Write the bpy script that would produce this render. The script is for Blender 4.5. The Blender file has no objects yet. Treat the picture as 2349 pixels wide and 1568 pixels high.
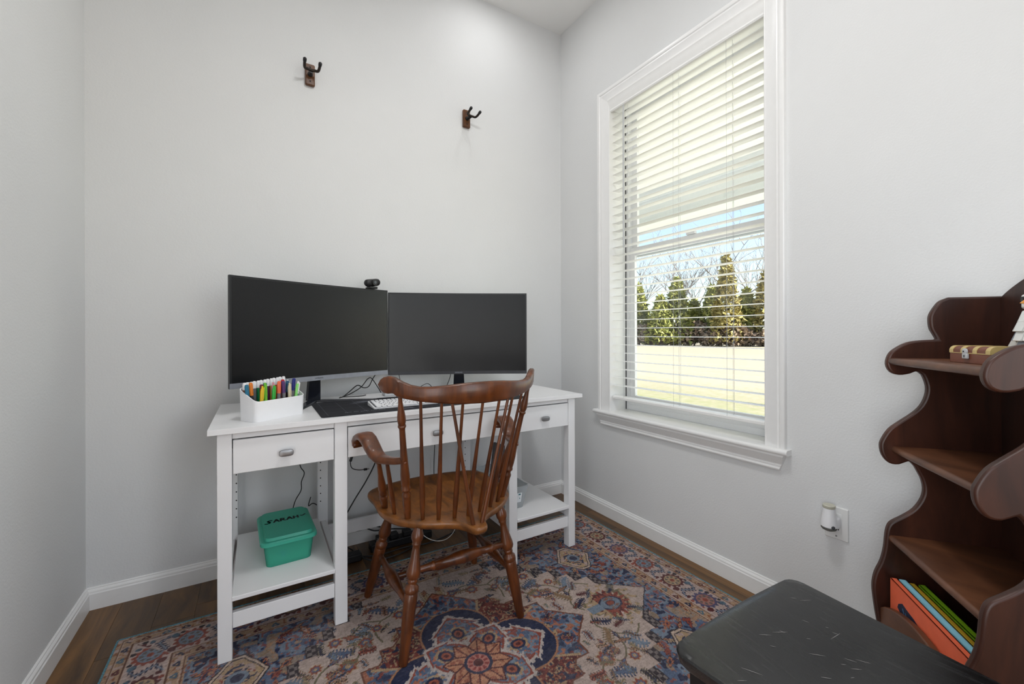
import bpy, bmesh, math, random
import numpy as np
from mathutils import Vector, Matrix
random.seed(7)
PI = math.pi
sc = bpy.context.scene
COL = sc.collection

# ------------------------------------------------------------------ camera
# metres; x along the desk wall, y towards the desk wall, z up; camera stands at x=y=0
W_PX, F_PX, YAW, ROLL, CY_PX, EYE = 2349.0, 967.17, 0.5447, -0.0027, 764.93, 1.06
fw = Vector((math.sin(YAW), math.cos(YAW), 0)); r0 = Vector((math.cos(YAW), -math.sin(YAW), 0)); u0 = Vector((0, 0, 1))
rt = r0 * math.cos(ROLL) + u0 * math.sin(ROLL); up = -r0 * math.sin(ROLL) + u0 * math.cos(ROLL)
cd = bpy.data.cameras.new('camera'); cam = bpy.data.objects.new('camera', cd); COL.objects.link(cam)
cam.matrix_world = Matrix(((rt.x, up.x, -fw.x, 0), (rt.y, up.y, -fw.y, 0), (rt.z, up.z, -fw.z, EYE), (0, 0, 0, 1)))
cd.sensor_width = 36.0; cd.lens = F_PX / W_PX * 36.0; cd.shift_y = -(784 - CY_PX) / W_PX
cd.clip_start = 0.02; cd.clip_end = 400
sc.camera = cam

# ------------------------------------------------------------------ world, sun, fill light, exposure
sc.view_settings.view_transform = 'Standard'; sc.view_settings.look = 'None'
sc.view_settings.exposure = 0.0; sc.view_settings.gamma = 1.0; sc.view_settings.use_curve_mapping = False
world = bpy.data.worlds.new('world'); sc.world = world; world.use_nodes = True
wn = world.node_tree; wn.nodes.clear()
sky = wn.nodes.new('ShaderNodeTexSky'); sky.sky_type = 'NISHITA'; sky.sun_disc = False
sky.sun_elevation = math.radians(42); sky.sun_rotation = math.radians(135); sky.air_density = 1.0; sky.dust_density = 0.6
hs = wn.nodes.new('ShaderNodeHueSaturation'); hs.inputs['Saturation'].default_value = 0.8
bg = wn.nodes.new('ShaderNodeBackground'); bg.inputs['Strength'].default_value = 0.28
wo = wn.nodes.new('ShaderNodeOutputWorld')
wn.links.new(sky.outputs[0], hs.inputs['Color']); wn.links.new(hs.outputs[0], bg.inputs['Color']); wn.links.new(bg.outputs[0], wo.inputs['Surface'])
sl = bpy.data.lights.new('sun', 'SUN'); sl.energy = 17.0; sl.angle = 0.009; sl.color = (1, .95, .86)
so = bpy.data.objects.new('sun', sl); COL.objects.link(so)
so.rotation_euler = Vector((-0.40, 0.66, -0.64)).to_track_quat('-Z', 'Y').to_euler()

def area(name, loc, target, sx, sy, power, color=(1, 1, 1)):
    l = bpy.data.lights.new(name, 'AREA'); l.shape = 'RECTANGLE'; l.size = sx; l.size_y = sy; l.energy = power; l.color = color
    o = bpy.data.objects.new(name, l); COL.objects.link(o); o.location = loc
    o.rotation_euler = (Vector(target) - Vector(loc)).to_track_quat('-Z', 'Y').to_euler()
    return o
# added fill light standing in for daylight through added_rear_window behind the camera (window_1 is lit by the sky and sun themselves)
area('fill_rear_window', (0.95, -1.72, 1.45), (0.95, 0, 1.35), 1.25, 1.75, 16, (0.985, 0.99, 1.0))
area('fill_left_doorway', (-.66, -.30, 1.05), (1, -.30, 1.05), .86, 1.95, 18, (.985, 0.99, 1.0))  # added fill for the right wall, set in the assumed doorway

# ------------------------------------------------------------------ materials
def lin(c):
    c = [x / 255.0 for x in c]
    return tuple((x / 12.92 if x <= 0.04045 else ((x + 0.055) / 1.055) ** 2.4) for x in c) + (1.0,)

def new_mat(name):
    m = bpy.data.materials.new(name); m.use_nodes = True
    nt = m.node_tree; b = nt.nodes['Principled BSDF']
    return m, nt, b

def mat(name, rgb, rough=0.5, metal=0.0, var=0.06, vscale=40.0, bump=0.0, bscale=200.0, coat=0.0, stretch=None, spec=0.5, **kw):
    """plain procedural material: colour with a little noise variation and optional fine relief"""
    m, nt, b = new_mat(name)
    c = lin(rgb)
    tc = nt.nodes.new('ShaderNodeTexCoord'); mp = nt.nodes.new('ShaderNodeMapping')
    nt.links.new(tc.outputs['Object'], mp.inputs['Vector'])
    if stretch: mp.inputs['Scale'].default_value = stretch
    n = nt.nodes.new('ShaderNodeTexNoise'); n.inputs['Scale'].default_value = vscale; n.inputs['Detail'].default_value = 4
    nt.links.new(mp.outputs[0], n.inputs['Vector'])
    cr = nt.nodes.new('ShaderNodeValToRGB')
    cr.color_ramp.elements[0].position = 0.3; cr.color_ramp.elements[1].position = 0.7
    cr.color_ramp.elements[0].color = tuple(x * (1 - var) for x in c[:3]) + (1,)
    cr.color_ramp.elements[1].color = tuple(min(1, x * (1 + var)) for x in c[:3]) + (1,)
    nt.links.new(n.outputs['Fac'], cr.inputs['Fac']); nt.links.new(cr.outputs['Color'], b.inputs['Base Color'])
    b.inputs['Roughness'].default_value = rough; b.inputs['Metallic'].default_value = metal
    b.inputs['Specular IOR Level'].default_value = spec
    if coat: b.inputs['Coat Weight'].default_value = coat; b.inputs['Coat Roughness'].default_value = 0.15
    if bump:
        n2 = nt.nodes.new('ShaderNodeTexNoise'); n2.inputs['Scale'].default_value = bscale; n2.inputs['Detail'].default_value = 3
        nt.links.new(tc.outputs['Object'], n2.inputs['Vector'])
        bp = nt.nodes.new('ShaderNodeBump'); bp.inputs['Strength'].default_value = bump; bp.inputs['Distance'].default_value = 0.002
        nt.links.new(n2.outputs['Fac'], bp.inputs['Height']); nt.links.new(bp.outputs[0], b.inputs['Normal'])
    for k, v in kw.items(): b.inputs[k].default_value = v
    return m

def wood(name, dark, light, rough=0.35, scale=(3, 3, 40), coat=0.0, bump=0.08, rand=0.0, bands=14.0, lo=.25, hi=.75):
    """streaked wood grain, long axis given by the small scale component"""
    m, nt, b = new_mat(name)
    tc = nt.nodes.new('ShaderNodeTexCoord'); mp = nt.nodes.new('ShaderNodeMapping'); mp.inputs['Scale'].default_value = scale
    nt.links.new(tc.outputs['Object'], mp.inputs['Vector'])
    oi = nt.nodes.new('ShaderNodeObjectInfo')
    va = nt.nodes.new('ShaderNodeVectorMath'); va.operation = 'ADD'
    mu = nt.nodes.new('ShaderNodeMath'); mu.operation = 'MULTIPLY'; mu.inputs[1].default_value = 37.0
    nt.links.new(oi.outputs['Random'], mu.inputs[0])
    nt.links.new(mp.outputs[0], va.inputs[0]); nt.links.new(mu.outputs[0], va.inputs[1])
    n = nt.nodes.new('ShaderNodeTexNoise'); n.inputs['Scale'].default_value = 1.0; n.inputs['Detail'].default_value = 6; n.inputs['Roughness'].default_value = .62
    n.inputs['Distortion'].default_value = 0.6
    nt.links.new(va.outputs[0], n.inputs['Vector'])
    cr = nt.nodes.new('ShaderNodeValToRGB'); cr.color_ramp.elements[0].position = lo; cr.color_ramp.elements[1].position = hi
    cr.color_ramp.elements[0].color = lin(dark); cr.color_ramp.elements[1].color = lin(light)
    nt.links.new(n.outputs['Fac'], cr.inputs['Fac'])
    out = cr.outputs['Color']
    if rand:
        hv = nt.nodes.new('ShaderNodeHueSaturation')
        mr = nt.nodes.new('ShaderNodeMapRange'); mr.inputs['To Min'].default_value = 1 - rand; mr.inputs['To Max'].default_value = 1 + rand
        nt.links.new(oi.outputs['Random'], mr.inputs['Value']); nt.links.new(mr.outputs[0], hv.inputs['Value'])
        nt.links.new(out, hv.inputs['Color']); out = hv.outputs['Color']
    nt.links.new(out, b.inputs['Base Color'])
    b.inputs['Roughness'].default_value = rough
    if coat: b.inputs['Coat Weight'].default_value = coat; b.inputs['Coat Roughness'].default_value = 0.12
    bp = nt.nodes.new('ShaderNodeBump'); bp.inputs['Strength'].default_value = bump; bp.inputs['Distance'].default_value = 0.001
    nt.links.new(n.outputs['Fac'], bp.inputs['Height']); nt.links.new(bp.outputs[0], b.inputs['Normal'])
    return m

MT = {}
MT['wall'] = mat('wall_paint', (220, 221, 221), .75, var=.012, vscale=3, bump=.35, bscale=160)
MT['ceil'] = mat('ceiling_paint', (238, 238, 236), .85, var=.012, vscale=3, bump=.3, bscale=140)
MT['trim'] = mat('white_trim_enamel', (236, 236, 235), .32, var=.01)
MT['desk'] = mat('white_painted_furniture', (228, 228, 229), .38, var=.006, vscale=9)
MT['blind'] = mat('white_blind_vinyl', (240, 240, 238), .4, var=.01)
MT['vinyl'] = mat('window_vinyl', (238, 239, 240), .35, var=.01)
MT['gasket'] = mat('dark_gasket', (60, 60, 62), .6)
MT['plank'] = wood('oak_floor_planks', (40, 25, 12), (126, 88, 44), .36, (16, 1.1, 16), rand=.22, bump=.15)
MT['subfloor'] = mat('floor_joint_dark', (30, 22, 16), .8)
MT['chair'] = wood('stained_maple', (44, 19, 6), (116, 60, 20), .34, (30, 30, 6), coat=.18, bump=.03)
MT['seat'] = wood('stained_maple_seat', (46, 21, 7), (150, 92, 36), .40, (22, 9, 22), coat=.15, bump=.08)
MT['shelf'] = wood('dark_walnut_stain', (32, 14, 9), (78, 42, 28), .42, (14, 14, 2.5), bump=.06)
MT['shelfh'] = wood('dark_walnut_stain_board', (58, 32, 20), (120, 76, 50), .42, (8, 3, 14), bump=.06)
MT['ebony'] = wood('black_lacquered_wood', (9, 9, 10), (26, 25, 24), .30, (22, 2.2, 22), bump=.12)
MT['blackmetal'] = mat('black_metal', (22, 22, 24), .45, .3)
MT['bronze'] = mat('dark_bronze_hanger', (48, 40, 34), .42, .6)
MT['hookwood'] = wood('hanger_walnut', (70, 38, 16), (132, 84, 38), .4, (20, 20, 8))
MT['knob'] = mat('brushed_nickel', (150, 150, 152), .38, .85)
MT['screen'] = mat('matte_screen', (6, 7, 10), .24, var=.02, spec=.42)
MT['bezel'] = mat('screen_bezel', (16, 17, 21), .35)
MT['silver'] = mat('silver_plastic', (150, 153, 162), .4, .4)
MT['darkchin'] = mat('graphite_plastic', (54, 54, 58), .42, .2)
MT['stand'] = mat('stand_gloss_black', (14, 17, 28), .22)
MT['plastic'] = mat('black_plastic', (20, 20, 22), .45)
MT['lens'] = mat('camera_lens', (70, 72, 76), .15)
MT['white'] = mat('white_plastic', (238, 238, 240), .35, var=.01)
MT['greyplastic'] = mat('pale_grey_plastic', (190, 192, 194), .45, var=.02)
MT['kbody'] = mat('keyboard_deck', (78, 80, 84), .45)
MT['cable'] = mat('black_cable', (18, 18, 20), .5)
MT['wcable'] = mat('white_cable', (215, 215, 210), .5)
MT['ink'] = mat('marker_ink', (14, 20, 26), .6)
MT['print'] = mat('pale_print', (165, 170, 178), .7)
MT['brass'] = mat('painted_gold', (206, 182, 120), .45, .1)
MT['chest'] = mat('toy_chest_brown', (116, 62, 42), .45, var=.06)
MT['chestdark'] = mat('toy_chest_shadow_brown', (60, 38, 24), .5)
MT['ivory'] = mat('ivory_plastic', (196, 194, 178), .45, var=.02)
MT['plate'] = mat('outlet_plastic', (228, 228, 226), .35, var=.01)
MT['slot'] = mat('slot_black', (12, 12, 12), .7)

def glassy(name, rgb, alpha_like=.0, rough=.0, ior=1.45, trans=1.0):
    m, nt, b = new_mat(name)
    b.inputs['Base Color'].default_value = lin(rgb); b.inputs['Roughness'].default_value = rough
    b.inputs['Transmission Weight'].default_value = trans; b.inputs['IOR'].default_value = ior
    return m
def pane_mat(name):
    m = bpy.data.materials.new(name); m.use_nodes = True; nt = m.node_tree; nt.nodes.clear()
    o = nt.nodes.new('ShaderNodeOutputMaterial'); t = nt.nodes.new('ShaderNodeBsdfTransparent'); g = nt.nodes.new('ShaderNodeBsdfGlossy')
    mx = nt.nodes.new('ShaderNodeMixShader'); mx.inputs[0].default_value = .05; g.inputs['Roughness'].default_value = .02
    t.inputs['Color'].default_value = (.96, .98, .97, 1)
    nt.links.new(t.outputs[0], mx.inputs[1]); nt.links.new(g.outputs[0], mx.inputs[2]); nt.links.new(mx.outputs[0], o.inputs['Surface'])
    return m
def translucent(name, rgb, fac=.5, rough=.35, alpha=0.5):
    """thin milky plastic: part diffuse, part see-through"""
    m = bpy.data.materials.new(name); m.use_nodes = True; nt = m.node_tree; b = nt.nodes['Principled BSDF']
    b.inputs['Base Color'].default_value = lin(rgb); b.inputs['Roughness'].default_value = rough
    t = nt.nodes.new('ShaderNodeBsdfTransparent'); t.inputs['Color'].default_value = tuple(.35 + .65 * x for x in lin(rgb)[:3]) + (1,)
    mx = nt.nodes.new('ShaderNodeMixShader'); mx.inputs[0].default_value = alpha
    n = nt.nodes.new('ShaderNodeTexNoise'); n.inputs['Scale'].default_value = 60
    bp = nt.nodes.new('ShaderNodeBump'); bp.inputs['Strength'].default_value = .05; nt.links.new(n.outputs['Fac'], bp.inputs['Height']); nt.links.new(bp.outputs[0], b.inputs['Normal'])
    nt.links.new(t.outputs[0], mx.inputs[1]); nt.links.new(b.outputs[0], mx.inputs[2])
    nt.links.new(mx.outputs[0], nt.nodes['Material Output'].inputs['Surface'])
    return m
MT['glass'] = pane_mat('window_glass')
MT['teal'] = translucent('teal_box_plastic', (96, 214, 188), alpha=.34)
MT['tealid'] = translucent('teal_lid_plastic', (84, 204, 178), alpha=.6)
MT['clear'] = translucent('clear_bin_plastic', (226, 230, 232), alpha=.30)
MT['paper'] = mat('paper_stack', (205, 205, 198), .8)
MT['notebook'] = mat('grey_notebook_cover', (96, 97, 100), .6, var=.1, vscale=60)

# ------------------------------------------------------------------ mesh helpers
class MB:
    def __init__(s): s.v = []; s.f = []
    def add(s, vs, fs):
        o = len(s.v); s.v += [tuple(v) for v in vs]; s.f += [tuple(i + o for i in f) for f in fs]; return s
    def box(s, x0, x1, y0, y1, z0, z1):
        return s.add([(x0, y0, z0), (x1, y0, z0), (x1, y1, z0), (x0, y1, z0), (x0, y0, z1), (x1, y0, z1), (x1, y1, z1), (x0, y1, z1)],
                     [(0, 3, 2, 1), (4, 5, 6, 7), (0, 1, 5, 4), (1, 2, 6, 5), (2, 3, 7, 6), (3, 0, 4, 7)])
    def obox(s, c, ax, ay, az, sx, sy, sz):
        """box at centre c with axis vectors"""
        c = Vector(c); ax = Vector(ax) * sx / 2; ay = Vector(ay) * sy / 2; az = Vector(az) * sz / 2
        vs = [c + ax * i + ay * j + az * k for k in (-1, 1) for (i, j) in ((-1, -1), (1, -1), (1, 1), (-1, 1))]
        return s.add(vs, [(0, 3, 2, 1), (4, 5, 6, 7), (0, 1, 5, 4), (1, 2, 6, 5), (2, 3, 7, 6), (3, 0, 4, 7)])
    def loft(s, rings, cap=True, closed=False):
        n = len(rings[0]); o = len(s.v)
        for r in rings: s.v += [tuple(p) for p in r]
        m = len(rings)
        for i in range(m if closed else m - 1):
            a = o + i * n; b = o + ((i + 1) % m) * n
            for j in range(n): s.f.append((a + j, a + (j + 1) % n, b + (j + 1) % n, b + j))
        if cap and not closed:
            s.f.append(tuple(o + j for j in reversed(range(n)))); s.f.append(tuple(o + (m - 1) * n + j for j in range(n)))
        return s
    def tube(s, path, r, n=8, cap=True):
        path = [Vector(p) for p in path]; m = len(path)
        rs = r if isinstance(r, (list, tuple)) else [r] * m
        t0 = (path[1] - path[0]).normalized()
        ref = Vector((0, 0, 1)) if abs(t0.z) < .9 else Vector((1, 0, 0))
        nx = t0.cross(ref).normalized(); rings = []
        for i, p in enumerate(path):
            t = (path[min(i + 1, m - 1)] - path[max(i - 1, 0)]).normalized()
            nx = (nx - t * nx.dot(t)).normalized(); ny = t.cross(nx)
            rings.append([p + (nx * math.cos(2 * PI * k / n) + ny * math.sin(2 * PI * k / n)) * rs[i] for k in range(n)])
        return s.loft(rings, cap)
    def lathe(s, A, B, prof, n=16):
        """prof: (t along A->B, radius)"""
        A = Vector(A); B = Vector(B)
        return s.tube_frame(A, B, prof, n)
    def tube_frame(s, A, B, prof, n):
        t = (B - A).normalized(); ref = Vector((0, 0, 1)) if abs(t.z) < .9 else Vector((1, 0, 0))
        nx = t.cross(ref).normalized(); ny = t.cross(nx)
        return s.loft([[A + (B - A) * q + (nx * math.cos(2 * PI * k / n) + ny * math.sin(2 * PI * k / n)) * r for k in range(n)] for q, r in prof], True)
    def prism(s, poly, fn, h0, h1):
        """extrude 2-D polygon; fn(a, b, h) -> 3-D point"""
        n = len(poly); o = len(s.v)
        s.v += [tuple(fn(a, b, h0)) for a, b in poly] + [tuple(fn(a, b, h1)) for a, b in poly]
        s.f.append(tuple(o + i for i in reversed(range(n)))); s.f.append(tuple(o + n + i for i in range(n)))
        for i in range(n): j = (i + 1) % n; s.f.append((o + i, o + j, o + n + j, o + n + i))
        return s
    def sphere(s, c, rx, ry=None, rz=None, nu=12, nv=8):
        ry = ry or rx; rz = rz or rx
        rings = [[(c[0] + rx * math.sin(PI * (i + .02) / (nv + .04)) * math.cos(2 * PI * k / nu), c[1] + ry * math.sin(PI * (i + .02) / (nv + .04)) * math.sin(2 * PI * k / nu), c[2] - rz * math.cos(PI * (i + .02) / (nv + .04))) for k in range(nu)] for i in range(nv + 1)]
        return s.loft(rings, True)
    def mesh(s, name, center=None):
        me = bpy.data.meshes.new(name)
        c = Vector(center) if center is not None else Vector((0, 0, 0))
        me.from_pydata([Vector(v) - c for v in s.v], [], s.f); me.update()
        bm = bmesh.new(); bm.from_mesh(me); bmesh.ops.recalc_face_normals(bm, faces=bm.faces); bm.to_mesh(me); bm.free()
        return me
    def bounds_center(s):
        a = np.array(s.v); return Vector(((a.min(0) + a.max(0)) / 2).tolist())

def finish(o, smooth=True, bevel=0, seg=2, angle=32):
    me = o.data
    if smooth:
        me.polygons.foreach_set('use_smooth', [True] * len(me.polygons)); me.set_sharp_from_angle(angle=math.radians(angle))
    if bevel:
        b = o.modifiers.new('bevel', 'BEVEL'); b.width = bevel; b.segments = seg; b.limit_method = 'ANGLE'; b.angle_limit = math.radians(35); b.harden_normals = False

def loc_of(p):
    """world location of a parent chain of unrotated objects"""
    v = Vector((0, 0, 0))
    while p is not None: v += p.location; p = p.parent
    return v

def obj(name, mb, m, parent=None, smooth=True, bevel=0, seg=2, label=None, cat=None, group=None, kind=None, angle=32):
    c = mb.bounds_center(); me = mb.mesh(name, c)
    o = bpy.data.objects.new(name, me); COL.objects.link(o)
    me.materials.append(MT[m] if isinstance(m, str) else m)
    o.parent = parent; o.location = c - loc_of(parent)
    finish(o, smooth, bevel, seg, angle)
    tag(o, label, cat, group, kind)
    return o

def tag(o, label=None, cat=None, group=None, kind=None):
    if label: o['label'] = label
    if cat: o['category'] = cat
    if group: o['group'] = group
    if kind: o['kind'] = kind
    return o

def thing(name, loc, label=None, cat=None, group=None, kind=None):
    o = bpy.data.objects.new(name, None); o.empty_display_size = .05; COL.objects.link(o); o.location = loc
    return tag(o, label, cat, group, kind)

def inst(name, me, parent, loc, rot=(0, 0, 0), scale=(1, 1, 1), **kw):
    """another object on shared mesh data; loc in world coordinates"""
    o = bpy.data.objects.new(name, me); COL.objects.link(o); o.parent = parent
    o.location = Vector(loc) - loc_of(parent); o.rotation_euler = rot; o.scale = scale
    return tag(o, **kw)

def smooth_path(pts, n=6):
    """Catmull-Rom through points"""
    P = [Vector(p) for p in pts]; out = []
    for i in range(len(P) - 1):
        a = P[max(i - 1, 0)]; b = P[i]; c = P[i + 1]; d = P[min(i + 2, len(P) - 1)]
        for k in range(n):
            t = k / n
            out.append(.5 * ((2 * b) + (c - a) * t + (2 * a - 5 * b + 4 * c - d) * t * t + (3 * b - a - 3 * c + d) * t ** 3))
    out.append(P[-1]); return out

def text_mesh(s, size, fn, thick=0.0):
    """flat lettering as mesh builder; fn maps (u, v) to 3-D"""
    cu = bpy.data.curves.new('t', 'FONT'); cu.body = s; cu.size = size; cu.align_x = 'CENTER'; cu.align_y = 'CENTER'
    o = bpy.data.objects.new('t', cu); COL.objects.link(o)
    dg = bpy.context.evaluated_depsgraph_get(); me = bpy.data.meshes.new_from_object(o.evaluated_get(dg))
    mb = MB(); mb.add([fn(v.co.x, v.co.y) for v in me.vertices], [tuple(p.vertices) for p in me.polygons])
    bpy.data.objects.remove(o); bpy.data.curves.remove(cu); bpy.data.meshes.remove(me)
    return mb

# ------------------------------------------------------------------ the room shell
XL, XR, YB, YR, HC = -0.565, 1.742, 2.242, -1.6, 3.051
S = 'structure'
floor = thing('floor', (0.6, 0.3, 0), kind=S)
obj('subfloor', MB().box(XL - .1, XR + .1, YR - .1, YB + .1, -.08, -.012), 'subfloor', floor, smooth=False)
pm = MB().box(-.06235, .06235, -.5, .5, -.012, 0)
plank_me = pm.mesh('plank'); plank_me.materials.append(MT['plank'])
PW = .1257; x = -.455 - PW; col_i = 0
while x < XR:
    y = YR; first = True
    ends = []
    rr = random.Random(col_i * 13 + 5)
    start = 2.056 if col_i == 3 else YB - rr.uniform(.25, .9)
    ends = [YB + .0]; e = start
    while e > YR: ends.append(e); e -= rr.uniform(.7, 1.3)
    ends.append(YR)
    for a, b in zip(ends[:-1], ends[1:]):
        if a - b < .05: continue
        x0 = max(x, XL - .01); x1 = min(x + PW, XR + .01)
        if x1 - x0 < .01: continue
        inst('plank', plank_me, floor, ((x0 + x1) / 2, (a + b) / 2, 0), scale=((x1 - x0) / PW, (a - b - .0014), 1))
    x += PW; col_i += 1

def slab(name, *a, m='wall'):
    return obj(name, MB().box(*a), m, None, smooth=False, kind=S)
slab('ceiling', XL - .12, XR + .16, YR - .12, YB + .12, HC, HC + .1, m='ceil')
slab('wall_back', XL - .12, XR + .16, YB, YB + .12, -.08, HC)
DY0, DY1, DZ = -.75, .15, 2.06                        # added cased doorway in the left wall behind the camera, opened for fill light
obj('wall_left', MB().box(XL - .12, XL, YR - .12, DY0, -.08, HC).box(XL - .12, XL, DY1, YB, -.08, HC).box(XL - .12, XL, DY0, DY1, DZ, HC), 'wall', None, smooth=False, kind=S)
d1 = thing('added_doorway', (XL, (DY0 + DY1) / 2, 0), kind=S)  # unseen doorway, added as an opening for the side fill light
obj('door_casing', MB().box(XL, XL + .018, DY0 - .085, DY0, 0, DZ + .085).box(XL, XL + .018, DY1, DY1 + .085, 0, DZ + .085).box(XL, XL + .018, DY0, DY1, DZ, DZ + .085), 'trim', d1, bevel=.003)
# rear wall with added_rear_window
WY0, WY1, WZ0, WZ1 = 0.905, 1.787, 0.600, 2.42          # window_1 rough opening in the right wall
m = MB().box(XR, XR + .15, YR - .12, WY0, -.08, HC).box(XR, XR + .15, WY1, YB, -.08, HC).box(XR, XR + .15, WY0, WY1, -.08, WZ0).box(XR, XR + .15, WY0, WY1, WZ1, HC)
obj('wall_right', m, 'wall', None, smooth=False, kind=S)
RX0, RX1, RZ0, RZ1 = .32, 1.58, .56, 2.36
m = MB().box(XL, RX0, YR - .12, YR, -.08, HC).box(RX1, XR, YR - .12, YR, -.08, HC).box(RX0, RX1, YR - .12, YR, -.08, RZ0).box(RX0, RX1, YR - .12, YR, RZ1, HC)
obj('wall_rear', m, 'wall', None, smooth=False, kind=S)
w2 = thing('added_rear_window', (.95, YR, RZ0), kind=S)  # unseen window, added so that fill light comes from behind
obj('window_frame', MB().box(RX0 - .08, RX0, YR, YR + .018, RZ0 - .08, RZ1 + .08).box(RX1, RX1 + .08, YR, YR + .018, RZ0 - .08, RZ1 + .08).box(RX0, RX1, YR, YR + .018, RZ1, RZ1 + .08).box(RX0, RX1, YR, YR + .018, RZ0 - .08, RZ0), 'trim', w2, bevel=.003)
obj('sash', MB().box(RX0, RX0 + .045, YR - .07, YR - .04, RZ0, RZ1).box(RX1 - .045, RX1, YR - .07, YR - .04, RZ0, RZ1).box(RX0, RX1, YR - .07, YR - .04, RZ0, RZ0 + .05).box(RX0, RX1, YR - .07, YR - .04, RZ1 - .05, RZ1).box(RX0, RX1, YR - .07, YR - .04, 1.44, 1.49), 'vinyl', w2, bevel=.003)

# baseboards: flat board with a stepped ogee cap
def baseboard(name, fn, a0, a1):
    prof = [(0, 0), (.0135, 0), (.0135, .060), (.011, .064), (.0105, .070), (.0075, .075), (.0055, .0775), (.0055, .0805), (.003, .0835), (0, .0835)]
    mb = MB(); mb.loft([[fn(a, d, z) for d, z in prof] for a in (a0, a1)])
    return obj(name, mb, 'trim', None, kind=S, angle=25)
baseboard('baseboard_back', lambda a, d, z: (a, YB - d, z), XL, XR)
baseboard('baseboard_left', lambda a, d, z: (XL + d, a, z), DY1 + .085, YB - .0005)
baseboard('baseboard_right', lambda a, d, z: (XR - d, a, z), YR, YB - .0005)

# ------------------------------------------------------------------ window_1
w1 = thing('window_1', (XR, 1.345, .6), kind=S)
JB = XR + .122                                            # plane of the sash face
def casing_prof():                                        # (distance from inner edge outward, projection into the room)
    return [(0, 0), (0, .009), (.004, .011), (.008, .010), (.012, .0105), (.03, .013), (.050, .0155), (.058, .018), (.062, .0165), (.066, .0165), (.070, .020), (.078, .0215), (.086, .0205), (.089, .017), (.089, 0)]
CIN0, CIN1, CTOP = .917, 1.777, 2.378
wl = 1.868 - CIN1; wr = CIN0 - .838
def cas(name, ringsf): obj(name, MB().loft(ringsf), 'trim', w1, angle=25)
cas('casing', [[(XR - p, CIN1 + d / .089 * wl, z + d * s) for d, p in casing_prof()] for z, s in ((.615, 0), (CTOP, 1))])
cas('casing', [[(XR - p, CIN0 - d / .089 * wr, z + d * s) for d, p in casing_prof()] for z, s in ((.615, 0), (CTOP, 1))])
cas('casing', [[(XR - p, CIN0 - d / .089 * wr, CTOP + d) for d, p in casing_prof()], [(XR - p, CIN1 + d / .089 * wl, CTOP + d) for d, p in casing_prof()]])
# jamb liners
obj('jamb', MB().box(XR - .004, XR + .15, WY1 - .008, WY1 + .001, .6, WZ1), 'trim', w1)
obj('jamb', MB().box(XR - .004, XR + .15, WY0 - .001, WY0 + .008, .6, WZ1), 'trim', w1)
obj('jamb', MB().box(XR - .004, XR + .15, WY0, WY1, WZ1 - .01, WZ1), 'trim', w1)
# stool (inner sill) with rounded nosing, apron below it
nos = [(XR - .040 + .011 - .011 * math.cos(t), .604 + .011 * math.sin(t)) for t in np.linspace(-PI / 2, PI / 2, 9)]
obj('stool', MB().prism([(x, z) for x, z in nos] + [(XR + .0, .615), (XR + .0, .593)], lambda a, b, h: (a, h, b), .822, 1.892), 'trim', w1)
obj('stool_board', MB().box(XR - .001, JB + .03, WY0, WY1, .592, .6151), 'trim', w1)
ap = [(0, .593), (.030, .593), (.030, .585), (.026, .578), (.018, .563), (.012, .553), (.012, .550), (.0145, .5475), (.0135, .541), (.0145, .5385), (.0155, .534), (.0135, .529), (.009, .5265), (0, .5265)]
obj('apron', MB().loft([[(XR - p, 1.846 + (z - .5265) * .38, z) for p, z in ap], [(XR - p, .862 - (z - .5265) * .38, z) for p, z in ap]]), 'trim', w1, angle=25)
# vinyl double-hung unit
def frame(name, x0, x1, y0, y1, z0, z1, st, top, bot, m='vinyl'):
    obj(name, MB().box(x0, x1, y0, y0 + st, z0, z1).box(x0, x1, y1 - st, y1, z0, z1).box(x0, x1, y0 + st, y1 - st, z1 - top, z1).box(x0, x1, y0 + st, y1 - st, z0, z0 + bot), m, w1, bevel=.002)
Y0, Y1 = WY0 + .008, WY1 - .008
frame('unit_frame', JB, JB + .028, Y0, Y1, .615, WZ1 - .01, .022, .03, .03)
frame('lower_sash', JB + .006, JB + .026, Y0 + .02, Y1 - .02, .640, 1.556, .042, .046, .06)
frame('upper_sash', JB + .028, JB + .046, Y0 + .02, Y1 - .02, 1.50, WZ1 - .03, .042, .05, .05)
obj('weather_strip', MB().box(JB - .004, JB, Y1 - .004, Y1 + .002, .616, WZ1 - .02).box(JB - .004, JB, Y0 - .002, Y0 + .004, .616, WZ1 - .02), 'gasket', w1)
obj('sash_lock', MB().box(JB - .004, JB + .016, 1.32, 1.37, 1.556, 1.57), 'vinyl', w1, bevel=.003)
obj('pane', MB().box(JB + .015, JB + .018, Y0 + .06, Y1 - .06, .70, 1.512), 'glass', w1, smooth=False)
obj('pane', MB().box(JB + .036, JB + .039, Y0 + .06, Y1 - .06, 1.55, WZ1 - .08), 'glass', w1, smooth=False)

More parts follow.
